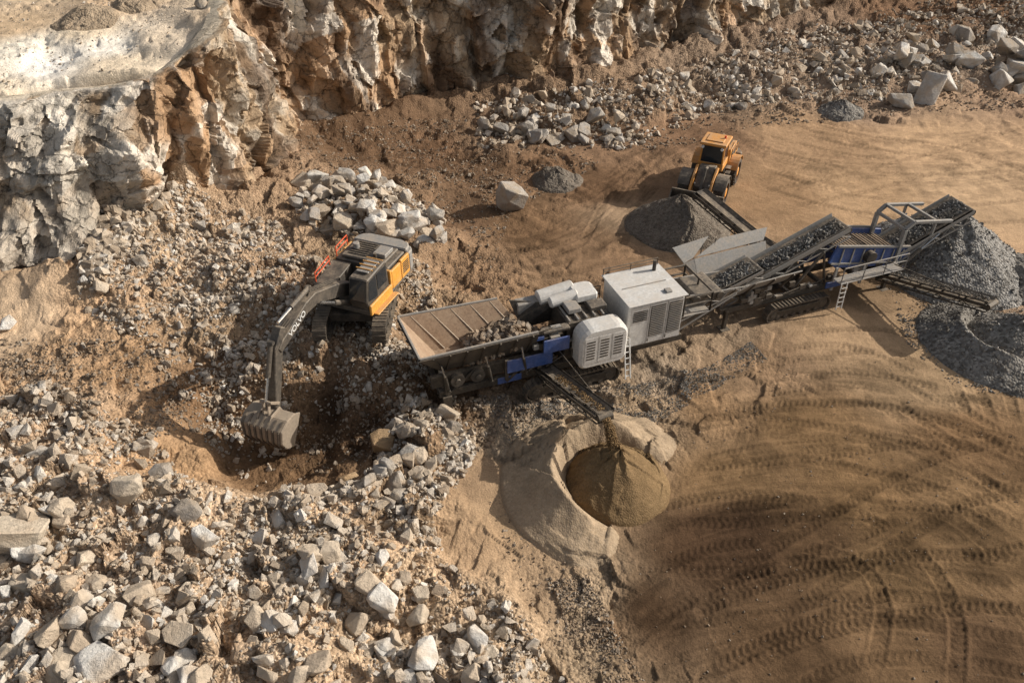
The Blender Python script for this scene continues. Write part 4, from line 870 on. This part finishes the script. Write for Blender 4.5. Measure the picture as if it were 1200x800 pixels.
# ---------------------------------------------------------------- screening plant
def screen():
    SO=(10.8,31.9,0.0); e=root('screening_plant',SO,R(21),'blue and grey tracked screening plant with three discharge conveyors','screening plant')
    for y in (-1.25,1.25): crawler(e,3.4,y,-.05,3.8,.85,.45)
    mb=MB()
    for y in (-.8,.8): mb.span(-1.0,9.6,y-.11,y+.11,.85,1.15)
    for x in (-.9,1.2,3.2,5.3,7.4,9.5): mb.span(x-.08,x+.08,-.8,.8,.9,1.1)
    mb.build('chassis','dark',e)
    for x in (-.7,9.2):
        for y in (-1.0,1.0): MB().span(x-.09,x+.09,y-.09,y+.09,.05,1.1).span(x-.25,x+.25,y-.25,y+.25,0,.06).build('support_leg','black',e)
    mb=MB(); mb.plate([(-1.3,-.7,1.6),(2.6,-.7,1.9),(2.9,-1.5,2.9),(-1.3,-1.5,2.75)],.06).plate([(-1.3,.7,1.6),(2.6,.7,1.9),(2.9,1.5,2.9),(-1.3,1.5,2.75)],.06).plate([(-1.3,-.7,1.6),(-1.3,.7,1.6),(-1.9,1.5,2.6),(-1.9,-1.5,2.6)],.06).plate([(-1.3,-.7,1.6),(-1.9,-1.5,2.6),(-1.3,-1.5,2.75)],.05).plate([(-1.3,.7,1.6),(-1.9,1.5,2.6),(-1.3,1.5,2.75)],.05)
    fh=mb.build('feed_hopper','mgrey',e)
    MB().plate([(-1.2,1.55,2.78),(2.8,1.55,2.93),(3.2,1.95,3.4),(.4,2.0,3.3)],.05).build('hopper_wing','mgrey',fh)
    MB().plate([(-1.9,1.45,2.65),(-1.3,1.6,2.75),(-.2,2.1,3.5),(-2.4,1.9,3.4)],.05).build('hopper_wing','mgrey',fh)
    mb=MB()
    for k in range(6): x=-.9+k*.7; mb.bar((x,1.60,2.82),(x+.4,2.0,3.33),.05,.05)
    mb.build('wing_rib','dark',fh,0)
    for k in range(4): MB().plate([(-.9+k*1.1,-1.52,2.8),(-.84+k*1.1,-1.52,2.8),(-.84+k*1.1,-.8,1.65),(-.9+k*1.1,-.8,1.65)],.1).build('stiffener','dark',fh,0)
    p0,p1=(-1.1,0,1.35),(6.1,0,4.0)
    fc=conveyor(e,'feed_conveyor',p0,p1,1.15,'mgrey',.36,.3)
    belt_load(e,p0,p1,1.1,1300,.04,.10,M['r_gravel'],'crushed rock riding on the feed belt of the screening plant')
    mb=MB()
    for y in (-.85,.85): mb.bar((3.0,y,1.1),(4.6,y,3.2),.12,.12); mb.bar((5.2,y,1.1),(4.6,y,3.2),.1,.1)
    mb.build('conveyor_strut','dark',e)
    sb=MB()
    for y in (-1.0,1.0): sb.prism([(5.2,3.5),(4.9,2.6),(5.4,2.2),(9.6,1.45),(10.2,1.8),(10.0,2.45)],y-.06,y+.06)
    for k in range(4): x=5.8+k*1.15; sb.tube((x,-.95,2.75-k*.27),(x,.95,2.75-k*.27),.09,10)
    sbo=sb.build('screen_box','blue',e,.02)
    MB().plate([(5.5,-.88,3.15),(9.7,-.88,2.2),(9.7,.88,2.2),(5.5,.88,3.15)],.04).build('screen_deck','bin',sbo,0)
    mb=MB()
    for k in range(16): x=5.6+k*.26; z=3.2-k*.26*.226; mb.bar((x,-.85,z),(x,.85,z),.03,.05)
    mb.build('screen_bar','black',sbo,0)
    mb=MB()
    for y in (-1.09,1.09):
        for k in range(7): x=5.6+k*.68; mb.bar((x,y,3.3-k*.15),(x-.05,y,2.3-k*.115),.05,.07)
        mb.bar((5.2,y,3.52),(10.05,y,2.48),.10,.10); mb.bar((5.0,y,2.55),(9.9,y,1.62),.08,.08)
    mb.build('side_rib','mgrey',sbo,0)
    MB().tube((7.3,-1.4,2.55),(7.3,-1.06,2.55),.32,20).build('vibrator_drive','black',sbo)
    MB().span(5.0,9.9,-1.24,-1.12,1.15,1.5).build('blue_frame','blue',e,.02); MB().span(5.2,9.8,1.12,1.24,1.15,1.5).build('blue_frame','blue',e,.02)
    for y in (-1.18,1.18):
        for x in (5.4,7.2,9.2): MB().bar((x,y,.95),(x,y,2.3 if x<9 else 1.8),.10,.16).build('screen_post','mgrey',e)
    MB().span(5.3,7.6,1.3,2.05,1.2,2.4).build('engine_housing','lgrey',e,.06)
    MB().span(5.2,9.2,-1.90,-1.30,1.75,1.79).build('walkway','mgrey',e)
    MB().rail([(5.2,-1.87,1.79),(9.2,-1.87,1.79)],.9,.03).build('handrail','mgrey',e,0)
    mb=MB()
    for x in (5.25,5.6): mb.bar((x,-2.0,.3),(x,-1.9,1.8),.04,.05)
    for k in range(5): mb.bar((5.25,-1.98,.45+k*.28),(5.6,-1.98,.45+k*.28),.04,.03)
    mb.build('ladder','lgrey',e,0)
    q0,q1=(8.2,-.1,1.35),(13.6,-.4,3.85)
    conveyor(e,'main_conveyor',q0,q1,1.55,'mgrey',.4,.22)
    belt_load(e,q0,q1,1.5,1500,.05,.11,M['r_gravel'],'grey gravel riding on the tall wide discharge belt',f0=.1)
    mb=MB()
    for y in (-1.08,.9):
        mb.bar((9.0,y,1.1),(11.4,y,2.9),.16,.16); mb.bar((9.3,y,2.0),(9.3,y,3.6),.2,.2); mb.bar((9.3,y,3.6),(9.75,y,3.95),.18,.18); mb.bar((9.75,y,3.95),(12.3,y-.05,3.55),.16,.16); mb.bar((9.3,y,1.2),(9.3,y,2.0),.2,.2)
    for x,z in ((9.3,3.6),(9.75,3.95),(11.2,3.74)): mb.bar((x,-1.08,z),(x,.9,z),.14,.14)
    mb.bar((11.2,-1.12,2.6),(11.2,-1.12,3.7),.12,.12); mb.bar((11.2,.92,2.6),(11.2,.92,3.7),.12,.12)
    mb.build('conveyor_gantry','mgrey',e)
    for y in (-1.25,1.05):
        mb=MB();m2=MB(); cyl(mb,m2,(9.4,y,1.3),(11.6,y,3.0),.09); b=mb.build('lift_cylinder','dark',e,0); m2.build('cylinder_rod','chrome',b,0)
    rr=random.Random(9)
    for k in range(30):
        x=rr.uniform(-.5,9.4); z=rr.uniform(1.15,2.0); MB().box((x,-1.0,z),(rr.uniform(.15,.5),rr.uniform(.12,.3),rr.uniform(.12,.4))).build('valve_block',rr.choice(('black','dark','mgrey','mgrey')),e,.015)
    r0,r1=(8.8,-.9,1.15),(10.2,-6.2,2.25)
    conveyor(e,'side_conveyor',r0,r1,.75,'black',.28,.1)
    MB().bar((8.6,-1.2,2.0),(9.6,-4.4,2.1),.05,.05).bar((9.6,-4.4,2.1),(9.75,-4.4,1.8),.05,.05).build('conveyor_strut','black',e)
    l0,l1=(4.6,.9,1.15),(3.1,8.0,2.5)
    conveyor(e,'side_conveyor',l0,l1,.75,'black',.28,.1)
    MB().bar((4.5,1.2,2.0),(3.7,4.6,2.2),.05,.05).build('conveyor_strut','black',e)
    belt_load(e,r0,r1,.7,350,.03,.06,M['r_gravel'],'fine gravel riding on the near side belt of the screening plant')
    mb=MB()
    for k in range(6): mb.tube((2.0+k*.3,-1.0,1.2),(3.4+k*.3,-1.05,1.5+.1*(k%3)),.03,6)
    mb.build('hydraulic_hose','black',e,0)
screen()
# ---------------------------------------------------------------- wheel loader
def loader():
    ang=math.atan2(-.88,-.42); x,y=12.7,45.6
    e=root('wheel_loader',(x,y,terr(x,y)-.03),ang,'orange yellow wheel loader with dark bucket lowered at the dark gravel pile','wheel loader')
    for wx in (-1.65,1.65):
        for wy in (-1.12,1.12):
            mb=MB(); n=28; pr=[(-.34,.62),(-.34,.80),(-.24,.88),(.24,.88),(.34,.80),(.34,.62)]; vs=[];fs=[]
            for k in range(n):
                t=2*math.pi*k/n
                for (a,r) in pr: vs.append((r*math.cos(t),a,r*math.sin(t)))
            L=len(pr)
            for k in range(n):
                for j in range(L): fs.append((k*L+j,k*L+(j+1)%L,((k+1)%n)*L+(j+1)%L,((k+1)%n)*L+j))
            mb.add(vs,fs)
            for k in range(22):
                t=2*math.pi*k/22
                for s_ in (-1,1):
                    m=Matrix.Rotation(-t,3,'Y')@Matrix.Rotation(s_*.5,3,'X'); c=Vector((.90*math.cos(t+s_*.07),s_*.17,.90*math.sin(t+s_*.07))); mb.box(c,(.05,.30,.09),m)
            w=mb.build('wheel','rubber',e,0,(wx,wy,.9)); s_=1 if wy>0 else -1
            MB().tube((0,-.22,0),(0,.22,0),.62,24).tube((0,s_*.2,0),(0,s_*.32,0),.28,16).build('rim','loader',w,.02)
    MB().prism([(-3.3,1.15),(-.3,1.0),(-.3,1.75),(-.95,1.9),(-3.3,1.9)],-.75,.75).build('rear_frame','dark',e)
    hd=MB().prism([(-3.45,1.45),(-.95,1.6),(-.95,2.55),(-2.9,2.4),(-3.4,2.2)],-.88,.88).build('engine_hood','loader',e,.06)
    for sp in ((-3.49,-3.46,-.65,.65,1.5,2.12),(-2.7,-1.5,-.6,.6,2.43,2.53),(-2.6,-1.6,-.905,-.885,1.75,2.15),(-2.6,-1.6,.885,.905,1.75,2.15)): MB().span(*sp).build('grille','black',hd,0)
    MB().tube((-1.5,.45,2.4),(-1.5,.45,3.05),.08,12).build('exhaust_pipe','black',hd,0)
    MB().tube((-1.8,-.4,2.45),(-1.8,-.4,2.85),.13,12).build('air_filter','black',hd,0)
    MB().plan([(-3.75,-.95),(-3.2,-1.25),(-2.9,-1.25),(-2.9,1.25),(-3.2,1.25),(-3.75,.95)],1.0,1.6).build('counterweight','dark',e,.04)
    for wx,l in ((-1.65,0),(1.65,1)):
        for wy in (-1.12,1.12):
            pts=[(wx+1.02*math.cos(R(a)),.9+1.05*math.sin(R(a))) for a in range(25,156,13)]; mb=MB()
            for i in range(len(pts)-1): a,b_=pts[i],pts[i+1]; mb.plate([(a[0],wy-.36,a[1]),(a[0],wy+.36,a[1]),(b_[0],wy+.36,b_[1]),(b_[0],wy-.36,b_[1])],.03)
            mb.build('fender','loader' if not l else 'dark',e,0)
    cb=MB()
    for (px_,py_) in ((-.85,-.72),(-.85,.72),(.55,-.72),(.55,.72)): cb.bar((px_,py_,1.75),(px_*.93,py_*.93,3.3),.1,.1)
    cb.span(-.9,.6,-.78,.78,1.7,2.15); c=cb.build('cab','loader',e,.02)
    MB().prism([(-.82,2.1),(.54,2.1),(.48,3.28),(-.78,3.28)],-.69,.69).build('window','glass',c,0)
    MB().span(-1.0,.75,-.82,.82,3.3,3.46).span(-.7,.4,-.55,.55,3.46,3.52).build('cab_roof','loader',c,.04)
    for yy in (-.6,.6): MB().tube((.72,yy,3.2),(.82,yy,3.2),.09,12).build('headlight','white',c,0)
    MB().tube((-.3,.5,3.5),(-.3,.5,3.68),.07,10).build('beacon','orange',c,0)
    for yy in (-.95,.95): MB().rail([(-.95,yy,1.9),(-2.6,yy,1.9)],.7,.025).build('handrail','dark',e,0)
    mb=MB()
    for k in range(4): mb.span(-.6,-.1,.85,1.15,.6+k*.35,.64+k*.35)
    mb.build('step','dark',e,0)
    MB().prism([(.35,.8),(2.3,.7),(2.4,1.3),(1.8,1.9),(1.35,2.25),(.9,2.2),(.35,1.6)],-.5,.5).build('front_frame','dark',e,.03)
    for s_ in (-1,1):
        MB().prism([(1.1,2.15),(1.45,2.3),(2.4,1.75),(3.35,.65),(3.2,.4),(2.2,1.2)],s_*.62-.07,s_*.62+.07).build('lift_arm','loader',e,.02)
        mb=MB();m2=MB(); cyl(mb,m2,(.8,s_*.45,1.0),(2.3,s_*.45,1.45),.09); b=mb.build('lift_cylinder','dark',e,0); m2.build('cylinder_rod','chrome',b,0)
    MB().bar((1.9,0,2.35),(2.5,0,1.2),.18,.24).bar((2.5,0,1.2),(3.1,0,.95),.1,.12).tube((1.2,0,2.1),(1.95,0,2.3),.1,12).build('tilt_lever','dark',e)
    pr=[(3.25,1.25),(3.15,.75),(3.3,.25),(3.6,.08),(4.6,.05)]; mb=MB(); w=1.6
    for i in range(len(pr)-1): a,b_=pr[i],pr[i+1]; mb.plate([(a[0],-w,a[1]),(a[0],w,a[1]),(b_[0],w,b_[1]),(b_[0],-w,b_[1])],.05)
    for yy in (-w,w): mb.prism([(3.25,1.25),(3.15,.75),(3.3,.25),(3.6,.08),(4.55,.05),(4.3,.5)],yy-.03,yy+.03)
    mb.span(3.2,3.32,-w,w,1.2,1.35); bu=mb.build('bucket','dark',e,.01)
    MB().span(4.5,4.75,-w,w,.02,.07).build('cutting_edge','steel',bu,0)
loader()
# ---------------------------------------------------------------- light, sky, camera
EL,AZ=29,14
sd=Vector((math.cos(R(AZ))*math.cos(R(EL)),math.sin(R(AZ))*math.cos(R(EL)),math.sin(R(EL))))
sl=bpy.data.lights.new('sun','SUN'); sl.energy=5.0; sl.angle=R(.5); sl.color=(1.0,.93,.825)
so=bpy.data.objects.new('sun',sl); colx.objects.link(so); so.rotation_euler=sd.to_track_quat('Z','Y').to_euler()
w=bpy.data.worlds.new('World'); scene.world=w; w.use_nodes=True; nt=w.node_tree; bg=nt.nodes['Background']
sk=nt.nodes.new('ShaderNodeTexSky'); sk.sky_type='NISHITA'; sk.sun_disc=False; sk.sun_elevation=R(EL); sk.sun_rotation=math.atan2(sd.x,sd.y); sk.dust_density=3
hs=nt.nodes.new('ShaderNodeHueSaturation'); hs.inputs['Saturation'].default_value=.55; nt.links.new(sk.outputs[0],hs.inputs['Color'])
wm=mix(nt,1.0,hs.outputs[0],(1.04,1.0,.95),'MULTIPLY')
nt.links.new(wm,bg.inputs[0]); bg.inputs[1].default_value=.115
cd=bpy.data.cameras.new('camera'); cd.lens=F/1200*36; cd.sensor_width=36; cd.clip_end=2000; cd.clip_start=.1
co=bpy.data.objects.new('camera',cd); colx.objects.link(co); co.location=(0,0,H); co.rotation_euler=(R(90)-TH,0,0); scene.camera=co
scene.view_settings.view_transform='Standard'; scene.view_settings.look='None'; scene.view_settings.exposure=0
